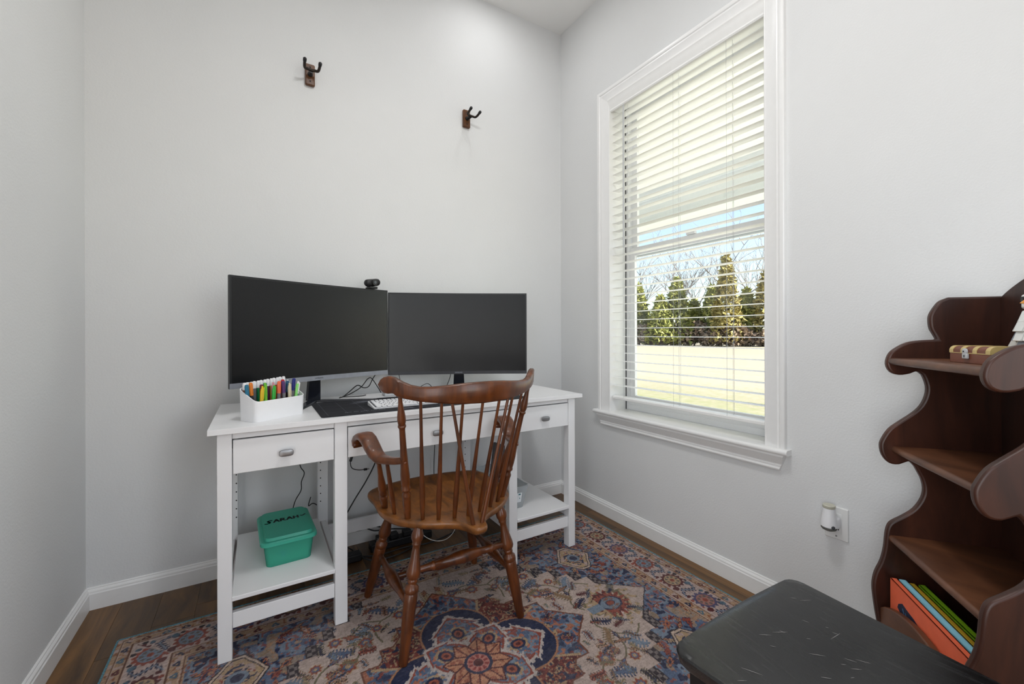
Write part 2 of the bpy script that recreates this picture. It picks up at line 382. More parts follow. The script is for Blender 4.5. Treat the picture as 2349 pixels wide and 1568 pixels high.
# ------------------------------------------------------------------ window blind
bl = thing('window_blind', (XR + .035, 1.345, .69), 'white two inch slat blind hanging open in the window frame', 'blind')
vp = [(0, 0), (.012, 0), (.016, .006), (.014, .014), (.016, .020), (.020, .030), (.024, .044), (.026, .056), (.030, .062), (.030, .070), (0, .070)]
obj('valance', MB().loft([[(XR + .012 - p, y, 2.330 + z) for p, z in vp] for y in (CIN0 - .004, CIN1 + .006)]), 'blind', bl, angle=25)
obj('head_rail', MB().box(XR + .014, XR + .066, .918, 1.772, 2.338, 2.385), 'blind', bl)
sm = MB(); sec = [(-.0250, 0), (-.0240, .0013), (-.012, .0024), (0, .0028), (.012, .0024), (.0240, .0013), (.0250, 0), (.012, .0000), (0, .0004), (-.012, .0)]
sm.loft([[(a, y, z) for a, z in sec] for y in (-.4285, .4285)])
slat_me = sm.mesh('slat'); slat_me.materials.append(MT['blind'])
slat_me.polygons.foreach_set('use_smooth', [True] * len(slat_me.polygons)); slat_me.set_sharp_from_angle(angle=math.radians(30))
z = 1.5975 + .0464 * 15
while z > .735:
    inst('slat', slat_me, bl, (XR + .035, 1.3455, z)); z -= .0464
obj('bottom_rail', MB().prism([(-.027, .002), (-.025, 0), (.025, 0), (.027, .002), (.027, .012), (.020, .017), (-.020, .017), (-.027, .012)], lambda a, b, h: (XR + .035 + a, h, .686 + b), .918, 1.773), 'blind', bl, angle=25)
obj('wand', MB().tube([(XR - .004, 1.672, 2.325), (XR - .006, 1.672, 2.30), (XR - .006, 1.673, 1.535)], [.003, .0042, .0042], 6), MT['greyplastic'], bl)
for y in (1.69, 1.3595, 1.0845):
    obj('ladder_cord', MB().tube([(XR + .008, y, 2.34), (XR + .008, y, .70)], .0007, 4).tube([(XR + .062, y, 2.34), (XR + .062, y, .70)], .0007, 4), 'greyplastic', bl)
    obj('lift_cord', MB().tube([(XR + .035, y - .012, 2.34), (XR + .035, y - .012, .70)], .0008, 4), 'greyplastic', bl)

# ------------------------------------------------------------------ outside: porch, field, trees
MT['soffit'] = mat('porch_soffit', (250, 248, 243), .7, var=.02)
MT['beam'] = mat('porch_beam_white', (232, 236, 240), .6, var=.02)
MT['porch'] = mat('porch_concrete', (228, 226, 224), .9, var=.06)
obj('porch_ceiling', MB().box(XR + .15, 4.3, -3, 7, 2.77, 2.86), 'soffit', None, smooth=False, kind=S)
obj('porch_beam', MB().box(4.05, 4.25, -3, 7, 2.40, 2.77), 'beam', None, smooth=False, kind=S)
obj('porch_beam_trim', MB().box(4.02, 4.28, -3, 7, 2.375, 2.40).box(4.03, 4.05, -3, 7, 2.66, 2.77), 'beam', None, smooth=False, kind=S)
obj('porch_floor', MB().box(XR + .15, 4.3, -3, 7, -.35, -.10), 'porch', None, smooth=False, kind=S)
GZ = -.65
def field_mat():
    m, nt, b = new_mat('dry_winter_field')
    tc = nt.nodes.new('ShaderNodeTexCoord')
    n1 = nt.nodes.new('ShaderNodeTexNoise'); n1.inputs['Scale'].default_value = .35; n1.inputs['Detail'].default_value = 6
    n2 = nt.nodes.new('ShaderNodeTexNoise'); n2.inputs['Scale'].default_value = 6; n2.inputs['Detail'].default_value = 5
    ge = nt.nodes.new('ShaderNodeNewGeometry')
    nt.links.new(ge.outputs['Position'], n1.inputs['Vector']); nt.links.new(ge.outputs['Position'], n2.inputs['Vector'])
    sx = nt.nodes.new('ShaderNodeSeparateXYZ'); nt.links.new(ge.outputs['Position'], sx.inputs[0])
    mr = nt.nodes.new('ShaderNodeMapRange'); mr.inputs['From Min'].default_value = 6; mr.inputs['From Max'].default_value = 15; mr.inputs['To Min'].default_value = .5; mr.inputs['To Max'].default_value = 0
    nt.links.new(sx.outputs[0], mr.inputs['Value'])
    ad = nt.nodes.new('ShaderNodeMath'); ad.operation = 'ADD'; nt.links.new(mr.outputs[0], ad.inputs[0])
    ml = nt.nodes.new('ShaderNodeMath'); ml.operation = 'MULTIPLY_ADD'; ml.inputs[1].default_value = .9; ml.inputs[2].default_value = -.3
    nt.links.new(n2.outputs['Fac'], ml.inputs[0]); nt.links.new(ml.outputs[0], ad.inputs[1])
    cr = nt.nodes.new('ShaderNodeValToRGB'); cr.color_ramp.elements[0].position = .18; cr.color_ramp.elements[1].position = .72
    cr.color_ramp.elements[0].color = lin((150, 140, 124)); cr.color_ramp.elements[1].color = lin((116, 120, 72))
    nt.links.new(ad.outputs[0], cr.inputs['Fac']); nt.links.new(cr.outputs[0], b.inputs['Base Color']); b.inputs['Roughness'].default_value = .95
    return m
MT['field'] = field_mat()
fm = MB(); N = 14
for i in range(N + 1):
    for j in range(N + 1):
        X = 4.0 + 110 * (i / N) ** 1.4; Y = -60 + 150 * j / N
        fm.v.append((X, Y, GZ + .12 * math.sin(X * .21 + Y * .13)))
for i in range(N):
    for j in range(N): a = i * (N + 1) + j; fm.f.append((a, a + N + 1, a + N + 2, a + 1))
fo = obj('field_ground', fm, 'field', None, kind=S)

def leaf_mat(name, a, b_):
    m, nt, b = new_mat(name)
    tc = nt.nodes.new('ShaderNodeTexCoord'); n = nt.nodes.new('ShaderNodeTexNoise'); n.inputs['Scale'].default_value = 1.6; n.inputs['Detail'].default_value = 6
    nt.links.new(tc.outputs['Object'], n.inputs['Vector'])
    cr = nt.nodes.new('ShaderNodeValToRGB'); cr.color_ramp.elements[0].position = .35; cr.color_ramp.elements[1].position = .65
    cr.color_ramp.elements[0].color = lin(a); cr.color_ramp.elements[1].color = lin(b_)
    nt.links.new(n.outputs['Fac'], cr.inputs['Fac']); nt.links.new(cr.outputs[0], b.inputs['Base Color']); b.inputs['Roughness'].default_value = .9
    return m
MT['cedar'] = leaf_mat('cedar_foliage', (112, 120, 58), (176, 174, 98))
MT['cedar2'] = leaf_mat('cedar_foliage_gold', (132, 122, 70), (186, 170, 104))
MT['brush'] = leaf_mat('bare_brush', (120, 100, 88), (178, 156, 132))
MT['twig'] = leaf_mat('grey_bark', (128, 122, 122), (176, 170, 168))
def polar(az, R): a = math.radians(az); return Vector((R * math.sin(a), R * math.cos(a), GZ))
rt_ = random.Random(3)
def foliage(base, h, w, n, sz, shape):
    mb = MB()
    for _ in range(n):
        q = rt_.random() ** .8; a = rt_.random() * 2 * PI
        if shape == 'cone': rr = w * (1 - q) ** .75 * (.45 + .55 * rt_.random() ** .5) + .06
        else: rr = w * math.sin(PI * min(.98, .12 + .86 * q)) ** .6 * (.4 + .6 * rt_.random() ** .5)
        p = base + Vector((rr * math.cos(a), rr * math.sin(a), h * (.04 + .96 * q)))
        d = Vector((rt_.gauss(0, 1), rt_.gauss(0, 1), rt_.gauss(.35, .8))).normalized(); e = d.cross(Vector((rt_.gauss(0, 1), rt_.gauss(0, 1), 1))).normalized()
        s1 = sz * rt_.uniform(.6, 1.3)
        mb.add([p - e * s1 * .45, p + e * s1 * .45, p + d * s1, p + d * s1 * .3 + e.cross(d) * s1 * .3], [(0, 1, 2), (0, 3, 2)])
    return mb
def cedar(az, R, h, w, label, m='cedar', name='cedar_tree'):
    b = polar(az, R); t = thing(name, b, label, 'tree', 'evergreens along the far field edge')
    obj('foliage', foliage(b, h, w, 1500, .55, 'cone'), m, t, smooth=False)
    obj('trunk', MB().tube([b + Vector((0, 0, -.2)), b + Vector((0, 0, h * .8))], [.14, .05], 6), 'twig', t)
def bare(az, R, h, seed, label):
    b = polar(az, R); rb = random.Random(seed); mbs = MB(); mt = MB()
    def grow(p, d, L, r, lev, mb):
        segs = 3; pts = [p]; q = p
        for k in range(segs):
            d = (d + Vector((rb.gauss(0, .12), rb.gauss(0, .12), rb.gauss(.03, .05)))).normalized(); q = q + d * L / segs; pts.append(q)
        mb.tube(pts, [r * (1 - .22 * i) for i in range(len(pts))], 4 if lev else 6, cap=False)
        if lev < 4:
            for k in range((5, 4, 3, 2)[lev]):
                i = rb.randint(1, segs); a = rb.random() * 2 * PI
                dn = (d + Vector((math.cos(a), math.sin(a), rb.uniform(-.1, .5))) * rb.uniform(.45, .85)).normalized()
                grow(pts[i], dn, L * rb.uniform(.5, .72), r * .52, lev + 1, mbs)
    grow(b, Vector((rb.gauss(0, .05), rb.gauss(0, .05), 1)).normalized(), h * .45, .20, 0, mt)
    t = thing('bare_tree', b, label, 'tree', 'leafless trees behind the field')
    obj('trunk', mt, 'twig', t); obj('branches', mbs, 'twig', t, smooth=False)
cw = ['slender', 'broad', 'tall', 'low']
cedars = [(46.2, 62, 7.2, 1.9), (48.0, 63, 8.6, 2.0), (50.6, 60, 6.6, 2.2), (52.6, 61, 9.0, 2.4), (54.6, 64, 6.2, 2.0), (56.6, 63, 8.0, 2.2), (58.2, 60, 11.5, 2.2), (60.3, 63, 7.4, 2.4), (62.4, 62, 9.4, 2.3), (64.6, 63, 7.8, 2.2), (43.6, 62, 8.0, 2.0)]
for i, c in enumerate(cedars):
    cedar(*c, 'yellow-green evergreen tree at the far edge of the field outside', 'cedar2' if i in (0, 6, 8) else 'cedar')
for i, (az, R, h) in enumerate([(45.5, 67, 19), (47.8, 70, 17), (50.2, 66, 20), (52.0, 72, 17), (53.6, 67, 21), (55.7, 71, 18), (57.6, 68, 20), (59.6, 72, 17), (61.4, 67, 19), (63.6, 71, 18)]):
    bare(az, R, h, 20 + i, 'leafless grey tree rising behind the evergreens outside the window')
for i in range(16):
    az = 42 + i * 1.6 + rt_.uniform(-.4, .4); b = polar(az, 60 + rt_.uniform(-1, 3)); h = rt_.uniform(1.8, 3.6)
    obj('bare_shrub', foliage(b, h, rt_.uniform(1.4, 2.2), 420, .5, 'ball'), 'brush', None, smooth=False, label='brown leafless shrub at the foot of the evergreens outside', cat='shrub', group='shrubs along the far field edge')

# ------------------------------------------------------------------ ceiling lights outside the view (desk-wall can; rear can and dome added as fill)
MT['lampglow'] = bpy.data.materials.new('lamp_lens'); MT['lampglow'].use_nodes = True
_b = MT['lampglow'].node_tree.nodes['Principled BSDF']; _b.inputs['Emission Color'].default_value = (1, .96, .9, 1); _b.inputs['Emission Strength'].default_value = 6.0
def can_light(x, y, power, label):
    t = thing('recessed_light', (x, y, HC), label, 'ceiling light', 'recessed ceiling lights')
    ring = MB(); n = 24
    rings = [[(x + r * math.cos(2 * PI * k / n), y + r * math.sin(2 * PI * k / n), HC - d) for k in range(n)] for r, d in ((.098, .0005), (.096, .006), (.078, .007), (.076, .002))]
    ring.loft(rings, cap=False); obj('trim_ring', ring, 'trim', t)
    d = MB(); d.loft([[(x + r * math.cos(2 * PI * k / n), y + r * math.sin(2 * PI * k / n), HC - q) for k in range(n)] for r, q in ((.077, .0015), (.04, .0022), (.001, .0022))], cap=False)
    obj('lamp_lens', d, 'lampglow', t)
    l = bpy.data.lights.new('can_lamp', 'AREA'); l.shape = 'DISK'; l.size = .07; l.energy = power; l.color = (.99, .99, 1)
    o = bpy.data.objects.new('can_lamp', l); COL.objects.link(o); o.parent = t; o.location = (0, 0, -.012)
can_light(1.15, 1.88, 1.7, 'round white recessed ceiling light near the desk wall')
can_light(.60, -.95, 4.0, 'added round white recessed fill light near the added rear window')  # unseen can, added to raise the room brightness
cl = thing('fill_ceiling_lamp', (.58, .80, HC), 'added round frosted flush ceiling lamp for fill light in the middle of the room', 'ceiling lamp')  # unseen fixture, added to even out the wall brightness
obj('canopy', MB().lathe((.58, .80, HC - .0005), (.58, .80, HC - .022), [(0, .185), (.8, .185), (1, .17)], 32), 'knob', cl)
obj('dome', MB().lathe((.58, .80, HC - .022), (.58, .80, HC - .095), [(0, .17), (.35, .158), (.7, .115), (.9, .06), (1, .012)], 32), 'lampglow', cl)
_l = bpy.data.lights.new('fill_dome_lamp', 'AREA'); _l.shape = 'DISK'; _l.size = .32; _l.energy = 14; _l.color = (.985, .99, 1)
_o = bpy.data.objects.new('fill_dome_lamp', _l); COL.objects.link(_o); _o.parent = cl; _o.location = (0, 0, -.10)

# ------------------------------------------------------------------ rug (pattern woven in: colour per point)
RCX, RCY, RHX, RHY = .606, 1.213, 1.016, .732
def rug_colors(X, Y):
    u = X - RCX; v = Y - RCY; au = np.abs(u); av = np.abs(v)
    rng = np.random.default_rng(5)
    def C(*c): return np.array(lin(c)[:3])
    def vnoise(x, y, seed):
        g = np.random.default_rng(seed).random((257, 257)); xi = np.floor(x).astype(int); yi = np.floor(y).astype(int); fx = x - xi; fy = y - yi
        fx = fx * fx * (3 - 2 * fx); fy = fy * fy * (3 - 2 * fy); xi %= 256; yi %= 256
        return (g[xi, yi] * (1 - fx) * (1 - fy) + g[xi + 1, yi] * fx * (1 - fy) + g[xi, yi + 1] * (1 - fx) * fy + g[xi + 1, yi + 1] * fx * fy)
    beige, pink, peach, navy, blue, slate, red, maroon, dark, sand, olive, teal = (C(196, 176, 166), C(190, 166, 158), C(190, 140, 106), C(40, 48, 78), C(92, 110, 138), C(124, 140, 158), C(150, 74, 58), C(92, 40, 42), C(50, 44, 50), C(186, 158, 124), C(120, 112, 88), C(76, 116, 128))
    col = np.empty(X.shape + (3,)); col[:] = beige
    def put(mask, c, a=1.0):
        if a >= 1: col[mask] = c
        else: col[mask] = col[mask] * (1 - a) + c * a
    # mirrored coordinates with slight wobble so that motifs look hand drawn
    wob = .004
    mu = au + wob * (vnoise(X * 40, Y * 40, 1) - .5); mv = av + wob * (vnoise(X * 40 + 9, Y * 40 + 3, 2) - .5)
    n40 = vnoise(X * 70, Y * 70, 3); n90 = vnoise(X * 130, Y * 130, 4); n18 = vnoise(X * 26, Y * 26, 6)
    # ---------- field motifs: scattered palmettes, vines and leaves on the beige ground
    def rosette(cx, cy, R, petals, cols, both=True):
        for (sx, sy) in ((1, 1), (-1, 1), (1, -1), (-1, -1)):
            dx = u - sx * cx; dy = v - sy * cy; r = np.hypot(dx, dy); a = np.arctan2(dy, dx)
            k = 1 + .16 * np.cos(petals * a)
            for f, c in cols: put(r < R * f * k, c)
    def leafy(cx, cy, ang, L, wd, c, edge=None):
        for (sx, sy) in ((1, 1), (-1, 1), (1, -1), (-1, -1)):
            dx = (u - sx * cx) * sx; dy = (v - sy * cy) * sy
            s = dx * math.cos(ang) + dy * math.sin(ang); t = -dx * math.sin(ang) + dy * math.cos(ang)
            t = t - .35 * wd * np.sin(s / L * 3)
            prof = wd * np.sqrt(np.clip(1 - (s / L) ** 2, 0, 1)) * (1 + .45 * np.sign(np.sin(s / L * 26)))
            m_ = (np.abs(s) < L) & (np.abs(t) < prof)
            put(m_, c)
            if edge is not None: put(m_ & (np.abs(t) > prof * .72), edge)
    def vine(p, c=olive, wdt=.0032):
        P = np.array(smooth_path([(a, b, 0) for a, b in p], 8))[:, :2]
        for (sx, sy) in ((1, 1), (-1, 1), (1, -1), (-1, -1)):
            U = u * sx; V = v * sy
            sel = (U > P[:, 0].min() - .01) & (U < P[:, 0].max() + .01) & (V > P[:, 1].min() - .01) & (V < P[:, 1].max() + .01)
            if not sel.any(): continue
            uu = U[sel]; vv = V[sel]; dmin = np.full(uu.shape, 9.0)
            for a, b in zip(P[:-1], P[1:]):
                d = b - a; L2 = d @ d + 1e-12; t = np.clip(((uu - a[0]) * d[0] + (vv - a[1]) * d[1]) / L2, 0, 1)
                dmin = np.minimum(dmin, np.hypot(uu - a[0] - t * d[0], vv - a[1] - t * d[1]))
            idx = np.where(sel); mm = dmin < wdt; col[tuple(i[mm] for i in idx)] = c
    # big side palmette with flame fringe
    for sx in (1, -1):
        dx = (u * sx - .575); dy = v; r = np.hypot(dx, dy); a = np.arctan2(dy, dx)
        fr = .105 + .022 * np.sin(a * 13 + r * 90) + .012 * np.sin(a * 29)
        put((r < fr) & (n40 > .42), sand); put((r < fr) & (n40 > .72), olive); put((r < .07 + .014 * np.sin(a * 17)) & (dx > -.045), red); put((r < .075) & (n90 < .3), maroon)
        e = np.hypot(dx / 1.35, dy); put(e < .038, navy); put(e < .032, slate); put(e < .016, navy); put(e < .012, red)
        put((np.abs(dx + .075) < .03) & (np.abs(dy) < .02), slate)
    vine([(.36, .19), (.40, .235), (.45, .20), (.47, .13), (.44, .07), (.46, .02)]); vine([(.47, .13), (.53, .17), (.58, .14)]); vine([(.36, .19), (.31, .25), (.33, .32), (.28, .38), (.22, .36)])
    vine([(.05, .36), (.12, .40), (.19, .37), (.22, .36)]); vine([(.22, .36), (.25, .31), (.24, .25)])
    leafy(.50, .195, .7, .05, .018, slate, blue); leafy(.44, .13, 1.9, .045, .016, C(150, 120, 90), olive); leafy(.47, .06, .3, .04, .014, navy); leafy(.30, .33, 2.3, .055, .02, slate, dark); leafy(.37, .27, .2, .045, .016, blue, navy)
    leafy(.20, .42, .4, .06, .018, blue, navy); leafy(.10, .44, 2.6, .05, .016, slate, navy); leafy(.03, .41, 1.2, .04, .014, sand, olive); leafy(.64, .07, .5, .035, .012, navy, olive); leafy(.52, .10, 2.7, .03, .01, maroon)
    for cx, cy, R_ in ((.36, .20, .03), (.41, .19, .018), (.29, .28, .026), (.24, .33, .02), (.15, .36, .026), (.45, .24, .02), (.07, .38, .022), (.38, .33, .024)):
        rosette(cx, cy, R_, 8, ((1, sand), (.85, red), (.55, blue), (.3, sand)))
    # ---------- small outlined leaves and blossoms, folded fourfold
    def motif(cx, cy, ang, L, wd, c1, c2, kind, clip=None, line=dark):
        sel = (np.abs(mu - cx) < L * 1.4) & (np.abs(mv - cy) < L * 1.4)
        if clip is not None: sel &= clip
        ii = np.nonzero(sel)
        if not len(ii[0]): return
        dx = mu[ii] - cx; dy = mv[ii] - cy; ss_ = dx * math.cos(ang) + dy * math.sin(ang); tt = -dx * math.sin(ang) + dy * math.cos(ang)
        if kind == 0:                                                         # curled serrated leaf
            tt = tt - .5 * wd * np.sin(ss_ / L * 2.6); pf = wd * np.sqrt(np.clip(1 - (ss_ / L) ** 2, 0, 1)) * (.8 + .35 * np.sign(np.sin(ss_ / L * 22))); q = np.abs(tt) / np.maximum(pf, 1e-5); q[np.abs(ss_) >= L] = 9
        else:                                                                 # lobed blossom
            r_ = np.hypot(ss_, tt * L / wd); a_ = np.arctan2(tt, ss_); q = r_ / (L * (.78 + .2 * np.cos((5 + kind) * a_)))
        for lim, c in ((1.0, line), (.82, c1), (.45, c2), (.2, line)):
            m_ = q < lim; col[tuple(i[m_] for i in ii)] = c
    rm = random.Random(17)
    fcol = [slate, blue, C(150, 110, 84), red, navy, sand, C(168, 118, 92), olive, C(104, 122, 140)]
    for _ in range(95):
        cx, cy = rm.uniform(.02, .72), rm.uniform(.02, .50); motif(cx, cy, rm.uniform(0, PI), rm.uniform(.014, .036), rm.uniform(.008, .016), rm.choice(fcol), rm.choice(fcol), rm.choice((0, 0, 1, 3)), line=rm.choice((dark, olive, maroon)))
    # ---------- blue corner spandrels with stepped edge
    step = .058
    def stair(off):
        k = np.floor((mv - .128) / step); lim = .615 - off - np.clip(k, 0, 20) * step * 1.02
        return np.where(mv < .128, .767 - off - mv * (.152 / .128), lim)
    sp = mu > stair(0)
    spn = np.where(n40 > .52, 1, 0)
    put(sp, blue); put(sp & (n18 > .55), slate); put(sp & (n40 > .66), navy); put(sp & (n90 > .80), C(170, 110, 84)); put(sp & (n40 < .22), red, .75); put(sp & (n18 < .27), sand, .6)
    for _ in range(70):
        cx, cy = rm.uniform(.36, .82), rm.uniform(.06, .53); motif(cx, cy, rm.uniform(0, PI), rm.uniform(.012, .040), rm.uniform(.008, .016), rm.choice((red, C(176, 112, 80), sand, navy, C(150, 70, 52), slate)), rm.choice((sand, navy, pink, red)), rm.choice((0, 1, 2, 3)), sp, line=rm.choice((navy, dark, maroon)))
    edge = sp & (mu < stair(-.03)) & (mv > .10); put(edge, C(128, 118, 116)); put(edge & ((np.floor(X / .014) + np.floor(Y / .014)) % 2 == 0), dark)
    put((np.abs(mu - stair(0)) < .0028), dark); put((np.abs(mu - stair(-.031)) < .002) & (mv > .1), dark)
    # cartouche in each corner
    cx, cy = .66, .33
    q = np.maximum(np.abs(mu - cx) * .9 + np.abs(mv - cy) * .62, np.abs(mv - cy) * .8); q2 = np.maximum(q, 0)
    put(q2 < .083, dark); put(q2 < .078, C(206, 182, 164)); put(q2 < .070, dark); put(q2 < .066, sand); put((q2 < .066) & (n40 > .6), pink); put((q2 < .05) & (n90 > .62), navy); put((q2 < .05) & (n90 < .25), red); put((np.hypot(mu - cx, mv - cy) < .03), slate); put((np.hypot(mu - cx, mv - cy) < .018), navy)
    # ---------- central medallion
    med = np.minimum(np.maximum(mu * .78 + mv * .98 - .342, 0) * 0 + 1, 1)
    inm = (mu + mv * 1.04 < .438) | ((mu < .333) & (mv < .155)) | ((mu < .262) & (mv < .215)) | ((mu < .185) & (mv < .292))
    g = .006
    ins = (mu + mv * 1.04 < .438 - g * 1.4) | ((mu < .333 - g) & (mv < .155 - g)) | ((mu < .262 - g) & (mv < .215 - g)) | ((mu < .185 - g) & (mv < .292 - g))
    put(inm, C(120, 74, 58)); put(ins, slate); put(ins & (n18 > .5), blue); put(ins & (n40 > .64), navy, .8); put(ins & (n40 < .3), C(176, 116, 92)); put(ins & (n90 > .74), red, .8)
    d45 = np.abs(np.abs(np.arctan2(v, u)) % (PI / 2) - PI / 4)
    rr = np.hypot(u, v)
    redz = ins & (d45 < .36) & (rr > .15) & (rr < .335)
    put(redz, C(132, 62, 54)); put(redz & (n40 > .55), maroon); put(redz & (n90 > .66), sand, .8); put(redz & (n40 < .24), navy); put(redz & (np.abs(d45 - .36) < .035), sand)
    for _ in range(46):
        cx, cy = rm.uniform(.02, .40), rm.uniform(.02, .29); motif(cx, cy, rm.uniform(0, PI), rm.uniform(.012, .030), rm.uniform(.007, .014), rm.choice((sand, C(176, 112, 84), red, slate)), rm.choice((navy, sand, maroon)), rm.choice((0, 1, 2, 3)), ins & (rr > .16), line=rm.choice((dark, maroon, navy)))
    # ---------- flower: eight petals, four with navy crescents
    ang = np.arctan2(v, u)
    def petal(a0, r1, hw, crescent):
        da = (ang - a0 + PI) % (2 * PI) - PI
        s = rr * np.cos(da); t = np.abs(rr * np.sin(da)); q = s / r1
        prof = hw * np.sin(PI * np.clip(q, 0, 1) ** .85) ** .62
        prof = np.where(q > .72, hw * np.clip((1.02 - q) / .30, 0, 1) * 1.0, prof)
        ok = (np.abs(da) < 1.2) & (s > 0)
        if crescent:
            put(ok & (np.hypot(s - r1 * .66, t) < hw * 1.5) & (s < r1 * 1.16), C(178, 128, 96)); put(ok & (np.hypot(s - r1 * .66, t) < hw * 1.42) & (s < r1 * 1.14), navy)
        jag = .010 + .008 * (np.sin(s * 260) > 0)
        put(ok & (t < prof + jag) & (q < 1.07) & (q > .2), C(200, 188, 182))
        put(ok & (t < prof), C(150, 74, 60)); put(ok & (t < prof - .008) & (q < .95), slate); inn = ok & (t < prof - .008) & (q < .95)
        put(inn & (n40 > .55), blue); put(inn & (n90 > .68), C(186, 116, 92)); put(inn & (n40 < .27), red, .8)
        e = np.hypot((s - r1 * .62) / 1.25, rr * np.sin(da)); put(ok & (e < .030) & (n90 > .35), sand); put(ok & (e < .022), navy); put(ok & (e < .014), C(164, 92, 72)); put(ok & (e < .007), maroon)
    for k in range(4): petal(k * PI / 2 + .02, .245, .086, True)
    for k in range(4): petal(k * PI / 2 + PI / 4, .178, .062, False)
    for k in range(8):
        a0 = (k + .5) * PI / 4; da = (ang - a0 + PI) % (2 * PI) - PI; s = rr * np.cos(da); t = np.abs(rr * np.sin(da))
        w_ = np.where(s < .075, .026, .026 * np.clip((.108 - s) / .033, 0, 1)); ok = (np.abs(da) < 1) & (s > .02)
        put(ok & (t < w_ + .006) & (s < .113), maroon); put(ok & (t < w_), C(200, 142, 110)); put(ok & (t < w_) & (n90 > .6), red, .7); put(ok & (t < .0022) & (s < .1), maroon)
    put(rr < .046, navy); put(np.hypot(rr - .026, 0) < .010, C(196, 128, 116)); put((np.abs(rr - .026) < .007) & (np.cos(ang * 10) > -.2), C(150, 60, 56)); put(rr < .015, maroon)
    # ---------- borders
    du = RHX - au; dv = RHY - av; d = np.minimum(du, dv)                      # distance from the rug edge
    horiz = dv < du                                                          # the strip runs along x
    along = np.where(horiz, u, v); across = d
    a_ = np.where(horiz, au, av)
    inb = d < .215
    put(inb, C(182, 150, 122)); put(inb & (n40 > .62), pink); put(inb & (n90 > .74), C(150, 96, 66))
    mainb = (d > .048) & (d < .170); put(mainb, C(196, 174, 166)); put(mainb & (n90 > .80), pink)
    # guard-band blossoms
    for cen, per, R_ in ((.032, .055, .012), (.190, .055, .012)):
        ph = ((along + .0275) % per) - per / 2; r = np.hypot(ph * (1.0), (across - cen) * 1.25); idx = np.floor((along + .0275) / per).astype(int) % 3
        for kk, c in enumerate((navy, maroon, C(84, 112, 130))): put(inb & (r < R_ * (1 + .25 * np.sin(3 * np.arctan2(across - cen, ph)))) & (idx == kk), c)
        put(inb & (r < R_ * .3), sand)
    # main border: rosettes every 155 mm with zig-zag leaves between
    per = .155; sh = along + .028 + per / 2; ph = (sh % per) - per / 2; idx = np.floor(sh / per).astype(int)
    r = np.hypot(ph, across - .109); a = np.arctan2(across - .109, ph)
    for kk, (c1, c2) in enumerate(((maroon, sand), (red, slate), (C(88, 84, 118), C(170, 120, 110)))):
        s_ = mainb & (idx % 3 == kk)
        put(s_ & (r < .046 * (1 + .11 * np.cos(13 * a))), c1); put(s_ & (r < .034), c2); put(s_ & (r < .029) & (np.cos(8 * a) > -.2), C(104, 96, 92)); put(s_ & (r < .018), c2); put(s_ & (r < .010), red)
    pz = ((along + .028) % per) - per / 2; zz = across - .109
    zig = np.where(np.abs(zz) < .022, pz - zz * .55, np.where(zz > 0, pz - .012 + (zz - .022) * 1.4, pz + .012 + (zz + .022) * 1.4))
    put(mainb & (np.abs(zig) < .0095 + .004 * np.sign(np.sin(zz * 520))) & (np.abs(zz) < .045), navy); put(mainb & (np.abs(zig) < .0025) & (np.abs(zz) < .05), C(150, 160, 176))
    for o1, o2, rr_, c in ((.047, .036, .010, maroon), (-.047, -.036, .010, C(70, 76, 96)), (.047, -.040, .008, C(84, 112, 130)), (-.045, .042, .008, maroon), (.024, .047, .007, red), (-.026, -.048, .007, dark)):
        r2 = np.hypot(pz * 0 + ((ph) - o1 * np.sign(ph) * np.sign(o1)), zz - o2); put(mainb & (r2 < rr_ * (1 + .35 * np.sin(5 * a + 1))), c)
    for e_ in (.0165, .048, .170, .208): put(np.abs(d - e_) < .0018, C(104, 66, 48))
    for e_ in (.0215, .052, .166, .203): put(np.abs(d - e_) < .0014, C(206, 178, 160))
    # weave, wear
    weave = 1 + .34 * (rng.random(X.shape) - .5) + .34 * (vnoise(X * 60, Y * 330, 8) - .5) + .2 * (vnoise(X * 300, Y * 50, 12) - .5)
    wear = (vnoise(X * 5, Y * 5, 9) * .20 + .30 * np.clip(vnoise(X * 90, Y * 200, 14) - .62, 0, 1))[..., None]
    col = col * (1 - wear) + np.array(lin((168, 158, 156))[:3]) * wear
    return np.clip(col * weave[..., None] * .68, 0, 1)

